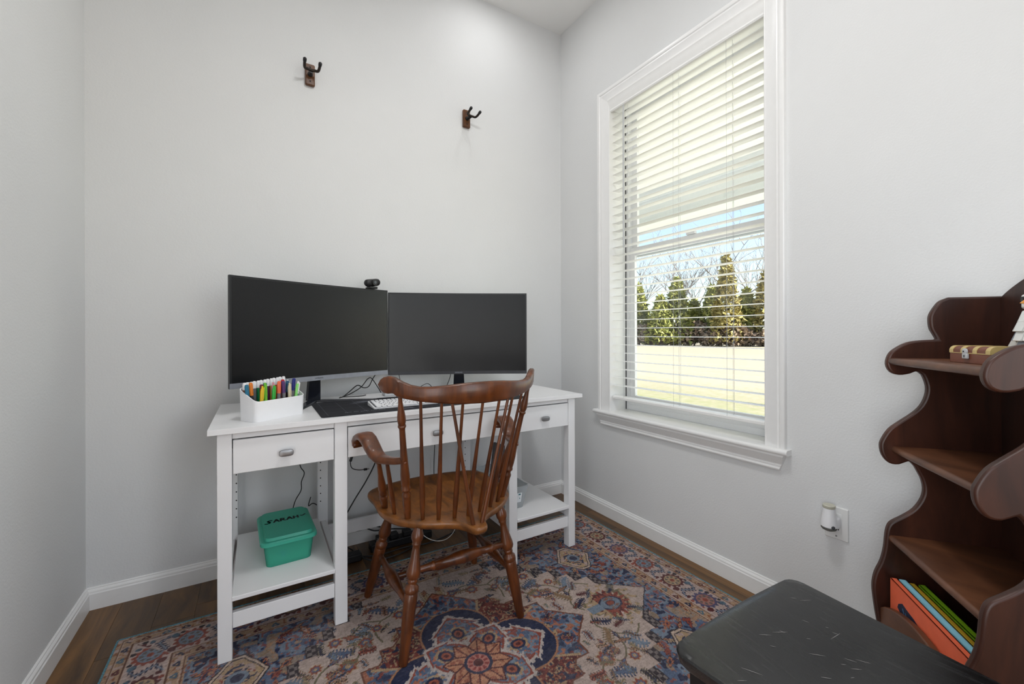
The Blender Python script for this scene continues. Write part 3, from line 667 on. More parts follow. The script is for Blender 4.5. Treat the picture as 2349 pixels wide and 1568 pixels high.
def build_rug():
    xs = np.arange(RCX - RHX, RCX + RHX + .0001, .0029); ys = np.concatenate([np.arange(RCY - RHY, .72, .02), np.arange(.72, RCY + RHY - .001, .0029), [RCY + RHY]])
    X, Y = np.meshgrid(xs, ys, indexing='ij'); nx, ny = X.shape
    Z = np.full(X.shape, .0075)
    Z += .0006 * np.sin(X * 9) * np.sin(Y * 7)
    co = np.stack([X - RCX, Y - RCY, Z], -1).reshape(-1, 3).astype(np.float32)
    i, j = np.meshgrid(np.arange(nx - 1), np.arange(ny - 1), indexing='ij'); a = (i * ny + j).ravel()
    quads = np.stack([a, a + ny, a + ny + 1, a + 1], 1).astype(np.int32)
    me = bpy.data.meshes.new('rug_pile'); me.vertices.add(len(co)); me.vertices.foreach_set('co', co.ravel())
    me.loops.add(quads.size); me.loops.foreach_set('vertex_index', quads.ravel())
    me.polygons.add(len(quads)); me.polygons.foreach_set('loop_start', np.arange(0, quads.size, 4, dtype=np.int32)); me.polygons.foreach_set('loop_total', np.full(len(quads), 4, dtype=np.int32))
    me.update(); me.validate()
    ca = me.color_attributes.new('weave', 'FLOAT_COLOR', 'POINT')
    c = np.ones((len(co), 4), np.float32); c[:, :3] = rug_colors(X, Y).reshape(-1, 3); ca.data.foreach_set('color', c.ravel())
    m, nt, b = new_mat('printed_rug_pile'); at = nt.nodes.new('ShaderNodeAttribute'); at.attribute_name = 'weave'; nt.links.new(at.outputs['Color'], b.inputs['Base Color'])
    b.inputs['Roughness'].default_value = .95; b.inputs['Specular IOR Level'].default_value = .15
    n = nt.nodes.new('ShaderNodeTexNoise'); n.inputs['Scale'].default_value = 500; tc = nt.nodes.new('ShaderNodeTexCoord'); nt.links.new(tc.outputs['Object'], n.inputs['Vector'])
    bp = nt.nodes.new('ShaderNodeBump'); bp.inputs['Strength'].default_value = .5; bp.inputs['Distance'].default_value = .002; nt.links.new(n.outputs['Fac'], bp.inputs['Height']); nt.links.new(bp.outputs[0], b.inputs['Normal'])
    me.materials.append(m)
    t = thing('area_rug', (RCX, RCY, 0), 'low pile oriental rug with blue medallion on oak floor', 'rug')
    o = bpy.data.objects.new('pile', me); COL.objects.link(o); o.parent = t
    MT['serge'] = mat('teal_serged_edge', (82, 122, 134), .9, var=.5, vscale=260, bump=.6, bscale=300)
    e = MB(); w = .010; zc = .0048
    for p, q in (((-1, -1), (1, -1)), ((1, -1), (1, 1)), ((1, 1), (-1, 1)), ((-1, 1), (-1, -1))):
        P = Vector((RCX + p[0] * RHX, RCY + p[1] * RHY, zc)); Q = Vector((RCX + q[0] * RHX, RCY + q[1] * RHY, zc)); n_ = int((Q - P).length / .008)
        e.tube([P + (Q - P) * k / n_ for k in range(n_ + 1)], [.0052 if k % 2 else .0044 for k in range(n_ + 1)], 6)
    obj('serged_edge', e, 'serge', t, label='blue-green stitched edge')
    obj('backing', MB().box(RCX - RHX, RCX + RHX, RCY - RHY, RCY + RHY, .0005, .0062), mat('rug_backing', (120, 110, 100), .95), t, smooth=False)
build_rug()

# ------------------------------------------------------------------ desk
RZ = .0085                                                                   # top of the rug
dk = thing('desk', (.6275, 1.9, 0), 'long white two pedestal writing desk with three drawers against the wall', 'desk')
def dbox(name, *a, parent=dk, m='desk', bevel=.0018): return obj(name, MB().box(*a), m, parent, bevel=bevel)
dbox('tabletop', -.133, 1.388, 1.615, 2.192, .742, .760, bevel=.0012)
LEGX = [(-.109, -.069), (.240, .283), (.972, 1.015), (1.313, 1.353)]
for a, b in LEGX:
    dbox('leg', a, b, 1.632, 1.672, RZ, .742); dbox('leg', a, b, 2.125, 2.165, .0002, .742)
for a, b in ((LEGX[0][1], LEGX[1][0]), (LEGX[1][1], LEGX[2][0]), (LEGX[2][1], LEGX[3][0])):
    dbox('front_rail', a, b, 1.640, 1.656, .7205, .742)
dbox('back_rail', LEGX[0][1], LEGX[1][0], 2.135, 2.153, .60, .742); dbox('back_rail', LEGX[1][1], LEGX[2][0], 2.135, 2.153, .60, .742); dbox('back_rail', LEGX[2][1], LEGX[3][0], 2.135, 2.153, .60, .742)
dbox('lower_back_rail', LEGX[1][1], LEGX[2][0], 2.13, 2.147, .108, .168)
MT['drawerdark'] = mat('drawer_gap_shadow', (90, 90, 90), .8)
def drawer(x0, x1):
    d = dbox('drawer', x0 + .003, x1 - .002, 1.633, 1.648, .608, .7175)
    dbox('drawer_box', x0 + .014, x1 - .014, 1.6482, 2.09, .622, .705, parent=d)
    cx = (x0 + x1) / 2
    k = MB(); n = 14
    # pillow-shaped bar pull on a short post
    prof = [(.0225 * math.copysign(abs(math.cos(t)) ** .45, math.cos(t)), .0118 * math.copysign(abs(math.sin(t)) ** .7, math.sin(t))) for t in np.linspace(0, 2 * PI, 20, endpoint=False)]
    k.loft([[(cx + a * s, 1.633 - dd, .659 + b * s) for a, b in prof] for dd, s in ((.010, .72), (.013, .94), (.018, 1.0), (.0215, .9), (.0232, .6), (.0236, .2))])
    k.tube([(cx, 1.634, .659), (cx, 1.621, .659)], .006, 10)
    obj('knob', k, 'knob', d, label='brushed metal pull')
drawer(LEGX[0][1], LEGX[1][0]); drawer(LEGX[1][1], LEGX[2][0]); drawer(LEGX[2][1], LEGX[3][0])
for a, b in ((LEGX[0][1], LEGX[1][0]), (LEGX[2][1], LEGX[3][0])):
    dbox('bottom_shelf', a - .001, b + .001, 1.628, 2.125, .200, .214); dbox('lower_rail', a, b, 1.640, 1.658, .107, .157); dbox('lower_rail', a, b, 2.135, 2.15, .107, .157)
for (a, b) in LEGX:
    dbox('side_rail', a + .010, b - .010, 1.672, 2.125, .150, .198); dbox('side_rail', a + .010, b - .010, 1.672, 2.125, .62, .742)
# shelf-pin holes on the rear legs
for xh in (-.0745, .251, .983):
    h = MB()
    for zz in (.468, .432, .396, .360, .325, .289):
        h.tube([(xh, 2.1246, zz), (xh, 2.1262, zz)], .0028, 8)
    obj('pin_holes', h, 'slot', dk)

# ------------------------------------------------------------------ curved monitors
def monitor(name, P0, P1, z0, z1, chin, sag, label, chin_m, neck_x, logo_m):
    P0 = Vector((P0[0], P0[1], 0)); P1 = Vector((P1[0], P1[1], 0)); ax = (P1 - P0).normalized(); wdt = (P1 - P0).length
    nrm = Vector((ax.y, -ax.x, 0))                                            # towards the viewer
    def pt(t, d, z):                                                          # concave towards the viewer
        s = sag * (1 - (2 * t - 1) ** 2); return P0 + ax * (wdt * t) - nrm * (s + d) + Vector((0, 0, z))
    mid = pt(.5, 0, 0)
    t = thing(name, (mid.x, mid.y, .76), label, 'monitor')
    N = 20; ts = [i / N for i in range(N + 1)]
    mb = MB(); mb.loft([[pt(q, 0, z0), pt(q, .012, z0), pt(q, .014, z0 + .004), pt(q, .014, z1 - .002), pt(q, .012, z1), pt(q, 0, z1)] for q in ts]); obj('housing', mb, 'bezel', t, angle=40)
    sb = MB(); e = .008 / wdt
    sb.loft([[pt(e + (1 - 2 * e) * q, -.0006, z0 + chin), pt(e + (1 - 2 * e) * q, .001, z0 + chin), pt(e + (1 - 2 * e) * q, .001, z1 - .008), pt(e + (1 - 2 * e) * q, -.0006, z1 - .008)] for q in ts]); obj('screen', sb, 'screen', t, angle=40)
    cb = MB(); cb.loft([[pt(q, -.0012, z0), pt(q, .004, z0 - .0005), pt(q, .004, z0 + chin), pt(q, -.0012, z0 + chin)] for q in ts]); c = obj('chin_bar', cb, chin_m, t, angle=40)
    tm = text_mesh('SAMSUNG', .0085, lambda a, b: pt(.5 + a / wdt, -.0017, z0 + chin * .5 + b)); obj('brand_lettering', tm, logo_m, c, smooth=False)
    bk = MB(); bk.loft([[pt(.5 + a, d, (z0 + z1) / 2 + b) for a, b in ((-.22, -.11), (.22, -.11), (.22, .11), (-.22, .11))] for d in (.013,)] + [[pt(.5 + a * .7, .04, (z0 + z1) / 2 + b * .7) for a, b in ((-.22, -.11), (.22, -.11), (.22, .11), (-.22, .11))]]); obj('rear_cover', bk, 'bezel', t)
    # neck and V-shaped foot
    nb = pt(.5, .045, .768); nt_ = pt(.5, .03, z0 + .09)
    nk = MB(); nk.loft([[nb - ax * a - nrm * (-.008), nb + ax * a - nrm * (-.008), nb + ax * a - nrm * .012, nb - ax * a - nrm * .012] for a in (.030,)] + [[nt_ + ax * s1 * .022 - nrm * s2 for s1, s2 in ((-1, -.006), (1, -.006), (1, .012), (-1, .012))]]); obj('neck', nk, 'stand', t, bevel=.002)
    ft = MB()
    for s in (-1, 1):
        dv = (nrm * .71 + ax * s * .71).normalized(); pv = Vector((-dv.y, dv.x, 0)); o0 = Vector((nb.x, nb.y, .7603))
        ft.loft([[o0 + dv * L + pv * wv + Vector((0, 0, zz)) for wv, zz in ((-wd, 0), (wd, 0), (wd * .8, h), (-wd * .8, h))] for L, wd, h in ((-.02, .022, .010), (.08, .020, .009), (.27, .014, .006))])
    obj('foot', ft, 'stand', t, bevel=.001)
    return t, pt, ax, nrm
K1, K2 = 1.15, 1.17
ML, ptL, axL, nL = monitor('monitor', (-.0735 * K1, 1.6135 * K1), (.4915 * K1, 1.8625 * K1), EYE - .175 * K1, EYE + .1905 * K1, .020, .018, 'wide curved monitor with silver lower bezel and webcam on top', 'silver', .5, 'bezel')
MR, ptR, axR, nR = monitor('monitor', (.4885 * K2, 1.845 * K2), (1.036 * K2, 1.583 * K2), EYE - .179 * K2, EYE + .1805 * K2, .016, .022, 'wide curved monitor with dark graphite lower bezel behind the wooden armchair', 'darkchin', .5, 'silver')

# ------------------------------------------------------------------ webcam
ztop = EYE + .1905 * K1
wc = thing('webcam', ptL(.875, .005, ztop), 'small black webcam clipped on the silver-edged monitor', 'webcam')
c0 = ptL(.875, -.004, ztop + .031)
tl = Matrix.Rotation(math.radians(9), 3, nL)
axw = (tl @ axL).normalized()
b = MB(); b.lathe(c0 - axw * .041, c0 + axw * .041, [(0, .006), (.03, .012), (.09, .0165), (.2, .018), (.8, .018), (.91, .0165), (.97, .012), (1, .006)], 16); obj('body', b, 'plastic', wc, angle=50)
b = MB(); b.lathe(c0 + nL * .010, c0 + nL * .024, [(0, .0165), (.7, .0165), (1, .0145)], 18); ln = obj('lens_ring', b, 'plastic', wc)
b = MB(); b.lathe(c0 + nL * .0235, c0 + nL * .0252, [(0, .0085), (1, .0075)], 16); obj('lens', b, 'lens', ln, label='grey glass lens')
b = MB(); b.obox(c0 - Vector((0, 0, .020)) - nL * .004, axL, nL, (0, 0, 1), .014, .012, .010); b.obox(ptL(.875, -.004, ztop + .0065), axL, nL, (0, 0, 1), .042, .030, .011); b.obox(ptL(.875, .0225, ztop - .012), axL, nL, (0, 0, 1), .036, .006, .04); obj('clip', b, 'plastic', wc, bevel=.002)

# ------------------------------------------------------------------ desk mat
MT['mat'] = mat('desk_mat_cloth', (22, 23, 30), .8, var=.25, vscale=12)
MATX0, MATX1, MATY0, MATY1, MZ = .198, 1.085, 1.640, 2.002, .7602
dm = thing('desk_mat', ((MATX0 + MATX1) / 2, 1.82, .76), 'large black printed desk mat with pale map grid under the keyboard', 'desk mat')
def rrect(x0, x1, y0, y1, r, n=5):
    out = []
    for cx, cy, a0 in ((x1 - r, y1 - r, 0), (x0 + r, y1 - r, PI / 2), (x0 + r, y0 + r, PI), (x1 - r, y0 + r, 1.5 * PI)):
        out += [(cx + r * math.cos(a0 + PI / 2 * k / n), cy + r * math.sin(a0 + PI / 2 * k / n)) for k in range(n + 1)]
    return out
obj('cloth', MB().prism(rrect(MATX0, MATX1, MATY0, MATY1, .012), lambda a, b, h: (a, b, h), MZ, MZ + .0028), 'mat', dm)
pr = MB(); zt = MZ + .0030
def strip(x0, y0, x1, y1, w, p=pr):
    d = Vector((x1 - x0, y1 - y0, 0)).normalized(); n_ = Vector((-d.y, d.x, 0)) * w / 2; a = Vector((x0, y0, zt)); b_ = Vector((x1, y1, zt))
    p.add([a - n_, b_ - n_, b_ + n_, a + n_], [(0, 1, 2, 3)])
for k in range(13): xx = MATX0 + .025 + k * .070; strip(xx, MATY0 + .018 + .02 * (k % 2), xx, MATY1 - .02, .0007)
for k in range(4): yy = MATY0 + .08 + k * .075; strip(MATX0 + .02, yy, MATX1 - .02, yy, .0006)
obj('grid_lines', pr, mat('mat_grid_print', (120, 124, 132), .8), dm, smooth=False)
pr2 = MB(); rp = random.Random(11)
def blob(cx, cy, rx, ry, p):
    n_ = 18; p.add([(cx + rx * math.cos(2 * PI * k / n_) * rp.uniform(.55, 1.1), cy + ry * math.sin(2 * PI * k / n_) * rp.uniform(.55, 1.1), zt) for k in range(n_)], [tuple(range(n_))])
for cx, cy, rx, ry in ((.40, 1.93, .045, .022), (.37, 1.90, .03, .010), (.44, 1.915, .03, .012), (.52, 1.665, .035, .012), (.62, 1.72, .05, .02), (.86, 1.78, .07, .04), (.95, 1.70, .05, .02), (.78, 1.93, .05, .02), (1.0, 1.92, .04, .02)): blob(cx, cy, rx, ry, pr2)
obj('map_print', pr2, mat('mat_map_print', (92, 94, 102), .8, var=.4, vscale=70), dm, smooth=False)
pr3 = MB(); xx = .285
for wlen in (4, 3, 5, 4, 4):                                                  # small illegible line of print near the front edge
    for k in range(wlen):
        strip(xx, 1.688 + rp.uniform(0, .002), xx + .0045, 1.694 + rp.uniform(-.004, .003), .0016, pr3); strip(xx + .001, 1.693, xx + .0045, 1.688, .0014, pr3); xx += .0062
    xx += .007
obj('print_line', pr3, 'print', dm, smooth=False)

# ------------------------------------------------------------------ keyboard
KX0, KX1, KY0, KY1 = .395, .665, 1.700, 1.822
kb = thing('keyboard', ((KX0 + KX1) / 2, 1.76, .763), 'compact white low keyboard on the black desk mat', 'keyboard')
tlt = .088
def kz(y): return .7655 + (y - KY0) * tlt
def kpt(a, b, h): return (a, b, (MZ + .0032 if h == 0 else kz(b) + .004))
obj('case', MB().prism(rrect(KX0, KX1, KY0, KY1, .010), kpt, 0, 1), 'white', kb, bevel=.0015)
obj('deck', MB().prism(rrect(KX0 + .006, KX1 - .006, KY0 + .006, KY1 - .006, .006), lambda a, b, h: (a, b, kz(b) + .0042 + h * .0006), 0, 1), 'kbody', kb)
key_mb = MB().loft([[(a * s, b * s, zz) for a, b in rrect(-.5, .5, -.5, .5, .12, 3)] for s, zz in ((1, 0), (1, .6), (.93, 1))])
key_me = key_mb.mesh('key'); key_me.materials.append(MT['white'])
pit = (KX1 - KX0 - .018) / 15
for r_ in range(6):
    y = KY1 - .012 - .0195 * r_ - (.002 if r_ else 0); x = KX0 + .009
    widths = {0: [1] * 15, 1: [1] * 13 + [2], 2: [1.5] + [1] * 12 + [1.5], 3: [1.75] + [1] * 11 + [2.25], 4: [2.25] + [1] * 10 + [2.75], 5: [1.25, 1.25, 1.25, 6.25, 1, 1, 1, 1, 1]}[r_]
    for wv in widths:
        inst('key', key_me, kb, (x + wv * pit / 2, y - .005, kz(y) + .0048), (math.atan(tlt), 0, 0), (wv * pit - .0034, .0156 if r_ else .010, .0034)); x += wv * pit

# small pale box behind the chair's left ear
obj('small_box', MB().box(.525, .60, 2.045, 2.10, .7603, .790), 'greyplastic', None, bevel=.004, label='small pale grey plastic box on the desk behind the keyboard', cat='box')

# ------------------------------------------------------------------ pen holder and pens
PA = math.radians(34.2); ph = thing('pen_holder', (.03, 1.76, .76), 'white slanted desk organizer packed with coloured pens', 'pen holder')
ex = Vector((math.cos(PA), math.sin(PA), 0)); ey = Vector((-math.sin(PA), math.cos(PA), 0)); PO = Vector((.004, 1.679, .7602)) - ex * .012 - ey * .006
PWd, PDp = .196, .098
def hp(a, b, z): return PO + ex * a + ey * b + Vector((0, 0, z))
out = rrect(0, PWd, 0, PDp, .018, 5); inn = rrect(.0028, PWd - .0028, .0028, PDp - .0028, .0155, 5)
def rim(b): return .069 + .044 * max(0, min(1, b / PDp))
mb = MB()
mb.loft([[hp(PWd / 2 + (a - PWd / 2) * .975, PDp / 2 + (b - PDp / 2) * .97, 0) for a, b in out], [hp(a, b, rim(b)) for a, b in out], [hp(a, b, rim(b)) for a, b in inn], [hp(a, b, .004) for a, b in inn]])
obj('shell', mb, 'white', ph, angle=40)
def pen(a, b, lean_a, lean_b, top, rad, cols, label, style, group):
    """pen standing in the holder; a, b inside the holder, lean over its length"""
    A = hp(a, b, .006); B = hp(a + lean_a, b + lean_b, top)
    t = thing('pen' if style != 'marker' else 'marker', A, label, 'pen' if style != 'marker' else 'marker', group)
    P = lambda q: A + (B - A) * q
    body, cap = [MT.get(c) or MT.setdefault(c, mat('pen_' + c, PCOL[c], .35, var=.03)) for c in cols]
    if style == 'marker':                                                    # brush marker: coloured barrel, milky white end plug
        obj('barrel', MB().lathe(P(0), P(.80), [(0, rad * .8), (.04, rad), (1, rad)], 10), body, t)
        obj('end_cap', MB().lathe(P(.80), P(1), [(0, rad * 1.06), (.75, rad * 1.06), (.93, rad * .9), (1, rad * .5)], 10), 'white', t)
    elif style == 'capped':
        obj('barrel', MB().lathe(P(0), P(.66), [(0, rad * .6), (.05, rad * .92), (1, rad * .92)], 10), body, t)
        c_ = obj('cap', MB().lathe(P(.64), P(1), [(0, rad * 1.05), (.85, rad * 1.05), (.97, rad * .8), (1, rad * .5)], 10), cap, t)
        obj('clip', MB().obox(P(.84) - ey * (rad + .0015), ex, ey, (B - A).normalized(), .0028, .0018, .034), cap, c_, bevel=.0006)
    else:                                                                    # click pen
        obj('barrel', MB().lathe(P(0), P(.92), [(0, rad * .35), (.12, rad * .9), (.9, rad), (1, rad * .75)], 10), body, t)
        obj('button', MB().lathe(P(.92), P(1), [(0, rad * .5), (.9, rad * .5), (1, rad * .35)], 8), cap, t)
        obj('clip', MB().obox(P(.78) - ey * (rad + .0018), ex, ey, (B - A).normalized(), .003, .0018, .042), cap, t, bevel=.0006)
PCOL = dict(p_teal=(30, 110, 140), p_orange=(222, 126, 36), p_yellow=(226, 190, 40), p_wine=(110, 30, 46), p_lime=(120, 200, 60), p_green=(30, 140, 84), p_leaf=(60, 180, 70), p_pink=(214, 150, 160), p_coral=(232, 112, 72), p_purple=(64, 34, 76), p_violet=(88, 52, 110), p_red=(190, 26, 36), p_blush=(236, 160, 168), p_steel=(36, 92, 128), p_rose=(206, 130, 150), p_navy=(34, 40, 120), p_mint=(140, 220, 120), p_aqua=(52, 150, 164), p_grey=(120, 118, 122), p_black=(34, 30, 38), p_sky=(120, 170, 190), p_cream=(222, 212, 180), p_brown=(130, 84, 60), p_plum=(96, 46, 84), p_gold=(220, 176, 80), p_white=(232, 232, 230))
gm = 'white-ended markers along the back of the organizer'
mk = [('p_brown', 'brown'), ('p_steel', 'steel blue'), ('p_sky', 'sky blue'), ('p_grey', 'grey'), ('p_green', 'dark green'), ('p_mint', 'mint green'), ('p_aqua', 'aqua'), ('p_plum', 'plum'), ('p_gold', 'golden yellow'), ('p_coral', 'coral'), ('p_orange', 'orange'), ('p_rose', 'rose'), ('p_blush', 'blush pink')]
for i, (c, nm) in enumerate(mk):
    pen(.016 + i * .0125, .082 + (i % 2) * .003, 0, .002, .130 + .0008 * i, .0060, (c, c), nm + ' brush marker with white end cap in the organizer', 'marker', gm)
gp = 'pens along the front of the organizer'
fr = [('p_teal', 'capped', .012, .052, -.006, 'teal blue capped pen'), ('p_orange', 'capped', .026, .054, -.004, 'orange capped pen'), ('p_yellow', 'click', .034, .026, .012, 'bright yellow click pen'), ('p_wine', 'capped', .050, .040, .002, 'wine red capped pen'), ('p_lime', 'click', .062, .036, 0, 'lime green click pen'), ('p_green', 'capped', .076, .056, 0, 'deep green capped pen'), ('p_leaf', 'click', .080, .026, .010, 'leaf green click pen'), ('p_pink', 'click', .096, .042, .001, 'pale pink click pen'), ('p_coral', 'capped', .104, .030, .008, 'coral orange highlighter'), ('p_purple', 'capped', .122, .046, 0, 'dark purple capped pen'), ('p_violet', 'capped', .133, .034, -.002, 'violet capped pen'), ('p_red', 'capped', .142, .052, .001, 'red capped pen'), ('p_cream', 'click', .152, .030, .002, 'cream coloured click pen'), ('p_steel', 'capped', .163, .058, .004, 'steel blue capped pen leaning right'), ('p_navy', 'capped', .160, .040, .022, 'navy blue capped pen leaning right'), ('p_mint', 'click', .166, .028, .024, 'mint green click pen leaning right'), ('p_aqua', 'click', .174, .040, .028, 'turquoise click pen at the end of the row'), ('p_rose', 'click', .168, .066, .006, 'rose pink click pen behind the navy pen')]
for i, (c, st, a, b, la, nm) in enumerate(fr):
    pen(a, b, la, .006, .122 + .006 * math.sin(i * 1.9) + (.004 if st == 'capped' else 0), .0064, ('p_grey' if st == 'capped' and i % 2 == 0 else c if st == 'click' else 'p_black', c if st == 'capped' else ('p_white' if i > 12 else c)), nm + ' in the white organizer', st, gp)

# ------------------------------------------------------------------ cables on the desk
def cable(name, pts, r, m, label, parent=None):
    return obj(name, MB().tube(smooth_path(pts, 8), r, 6), m, parent, label=label, cat='cable')
zc = .7628
cable('monitor_cable', [(.56, 2.20, .735), (.50, 2.178, .83), (.475, 2.17, .838), (.44, 2.16, .80), (.39, 2.14, .775), (.345, 2.12, zc), (.33, 2.10, zc)], .0022, 'cable', 'black cable arching down behind the silver-edged monitor onto the desk')
cable('power_cable', [(.535, 2.165, .89), (.50, 2.17, .84), (.478, 2.168, .80), (.452, 2.165, .795), (.42, 2.15, .81), (.38, 2.13, .785), (.35, 2.125, zc + .001), (.335, 2.118, zc)], .0025, 'cable', 'thicker black cable looping between the two monitors')
cable('short_cable', [(.345, 2.126, zc), (.385, 2.118, zc - .001), (.43, 2.11, zc), (.452, 2.115, zc + .002)], .0022, 'cable', 'short black cable end lying flat behind the desk mat')
cable('thin_cable', [(.60, 2.15, .90), (.625, 2.16, .855), (.64, 2.17, .80), (.66, 2.18, .745)], .0016, 'cable', 'thin black cable hanging under the dark-edged monitor near its edge')
cable('looped_cable', [(.70, 2.13, zc), (.735, 2.12, .79), (.765, 2.12, .80), (.785, 2.115, .785), (.80, 2.105, zc)], .0018, 'cable', 'black cable humped up on the desk behind the chair crest')
cable('hanging_cable', [(.90, 2.12, .86), (.895, 2.13, .82), (.885, 2.14, .785), (.87, 2.13, zc), (.905, 2.125, .778), (.935, 2.12, .776), (.94, 2.11, zc)], .0018, 'cable', 'black cable dropping from the dark-edged monitor beside its neck')

# ------------------------------------------------------------------ teal storage box
tb = thing('storage_box', (.1, 1.89, .214), 'translucent teal plastic box lettered SARAH on the desk shelf', 'storage box')
tr = math.radians(2.2)
def bx(a, b, z): ca, sa = math.cos(tr), math.sin(tr); return (.098 + a * ca - b * sa, 1.892 + a * sa + b * ca, .2143 + z)
hw, hd = .084, .136
bot = rrect(-hw + .010, hw - .010, -hd + .010, hd - .010, .020); topo = rrect(-hw, hw, -hd, hd, .022); topi = rrect(-hw + .0022, hw - .0022, -hd + .0022, hd - .0022, .020); boti = rrect(-hw + .012, hw - .012, -hd + .012, hd - .012, .018)
obj('body', MB().loft([[bx(a, b, 0) for a, b in bot], [bx(a, b, .086) for a, b in topo], [bx(a, b, .086) for a, b in topi], [bx(a, b, .003) for a, b in boti]]), 'teal', tb, angle=40)
L1 = rrect(-hw - .010, hw + .010, -hd - .010, hd + .010, .026); L2 = rrect(-hw + .004, hw - .004, -hd + .004, hd - .004, .022); L3 = rrect(-hw + .014, hw - .014, -hd + .014, hd - .014, .016)
lid = obj('lid', MB().loft([[bx(a, b, .082) for a, b in L1], [bx(a, b, .092) for a, b in L1], [bx(a, b, .096) for a, b in rrect(-hw - .006, hw + .006, -hd - .006, hd + .006, .024)], [bx(a, b, .096) for a, b in L2], [bx(a, b, .106) for a, b in rrect(-hw + .007, hw - .007, -hd + .007, hd - .007, .020)], [bx(a, b, .106) for a, b in L3]]), 'tealid', tb, angle=30)
pp = MB()
for k in range(5): pp.loft([[bx(a, b, zz + .012 * (b + .1)) for a, b in rrect(-hw + .016, hw - .018, -hd + .018, hd - .02, .004)] for zz in (.006 + k * .006, .0105 + k * .006)])
obj('papers', pp, 'paper', tb); obj('blue_tag', MB().add([bx(-.03, -hd + .006, .052), bx(-.012, -hd + .006, .052), bx(-.014, -hd + .008, .030), bx(-.022, -hd + .008, .022)], [(0, 1, 2, 3)]), mat('blue_tag', (30, 130, 150), .6), tb, smooth=False)
strokes = dict(S=[[(.9, .85), (.55, 1), (.25, .8), (.35, .55), (.55, .35), (.45, .12), (.1, .02), (-.25, .12)]], A=[[(0, 0), (.45, 1), (.85, 0)], [(.18, .38), (.68, .38)]], R=[[(.1, 0), (.15, 1), (.65, .85), (.55, .52), (.15, .48)], [(.3, .48), (.85, 0)]], H=[[(.1, 0), (.12, .95)], [(.75, 0), (.75, .95)], [(.1, .48), (.75, .48)]], V=[[(0, .7), (.3, .45), (.8, .9)]])
ink = MB(); cur = -.066
for ch, w in (('S', .0245), ('A', .0225), ('R', .0235), ('A', .023), ('H', .027), ('V', .02)):
    sc_ = .0225
    for st in strokes[ch]:
        q = smooth_path([(a, b, 0) for a, b in st], 5) if ch == 'S' else [Vector((a, b, 0)) for a, b in st]
        for a, b in zip(q[:-1], q[1:]):
            a2 = Vector((cur + a.x * sc_, .012 + a.y * sc_ * 1.25)); b2 = Vector((cur + b.x * sc_, .012 + b.y * sc_ * 1.25)); d = (b2 - a2).normalized(); n_ = Vector((-d.y, d.x)) * .0034; a2 = a2 - d * .0012; b2 = b2 + d * .0012
            ink.add([bx(p.x, p.y, .1064) for p in (a2 - n_, b2 - n_, b2 + n_, a2 + n_)], [(0, 1, 2, 3)])
    cur += w
obj('hand_lettering', ink, 'ink', lid, smooth=False, label='black marker lettering SARAH')

# ------------------------------------------------------------------ clear bin and notebook on the right shelf
cb_ = thing('clear_bin', (1.075, 1.90, .214), 'clear plastic bin with printed label on the right desk shelf', 'bin')
b0 = rrect(1.022, 1.118, 1.735, 2.09, .018); b1 = rrect(1.018, 1.140, 1.72, 2.112, .02); b1i = rrect(1.0205, 1.1375, 1.7225, 2.1095, .019); b0i = rrect(1.0245, 1.1155, 1.7375, 2.0875, .016)
obj('body', MB().loft([[(a, b, .2143) for a, b in b0], [(a, b, .318) for a, b in b1], [(a, b, .318) for a, b in b1i], [(a, b, .217) for a, b in b0i]]), 'clear', cb_, angle=40)
obj('rim', MB().loft([[(a, b, .316) for a, b in b1], [(a, b, .322) for a, b in rrect(1.0165, 1.1415, 1.7175, 2.1145, .02)], [(a, b, .322) for a, b in b1i], [(a, b, .316) for a, b in b1i]], closed=True), 'clear', cb_)
lb = MB().add([(1.035, 1.7285, .245), (1.095, 1.7285, .245), (1.098, 1.7215, .292), (1.035, 1.7215, .292)], [(0, 1, 2, 3)])
lbo = obj('label_sticker', lb, mat('sticker_white', (226, 230, 232), .5), cb_, smooth=False)
lp = MB()
def lq(x0, x1, z0, z1): lp.add([(x0, 1.7283 - (z0 - .245) * .149, z0), (x1, 1.7283 - (z0 - .245) * .149, z0), (x1, 1.7283 - (z1 - .245) * .149, z1), (x0, 1.7283 - (z1 - .245) * .149, z1)], [(0, 1, 2, 3)])
lq(1.078, 1.090, .281, .288); lq(1.084, 1.0885, .262, .268); lq(1.06, 1.0635, .258, .261); lq(1.042, 1.072, .276, .2768); lq(1.042, 1.066, .271, .2717)
obj('label_print', lp, mat('sticker_print_teal', (50, 110, 120), .5), lbo, smooth=False)
nbk = MB(); nbk.loft([[(1.068 + dx + (z_ - .222) * .13, y, z_ - (.05 * (y - 1.83))) for dx, y in ((0, 1.80), (.012, 1.80), (.012, 2.02), (0, 2.02))] for z_ in (.222, .478)])
obj('notebook', nbk, 'notebook', None, bevel=.001, label='dark grey notebook standing in the clear bin', cat='notebook')

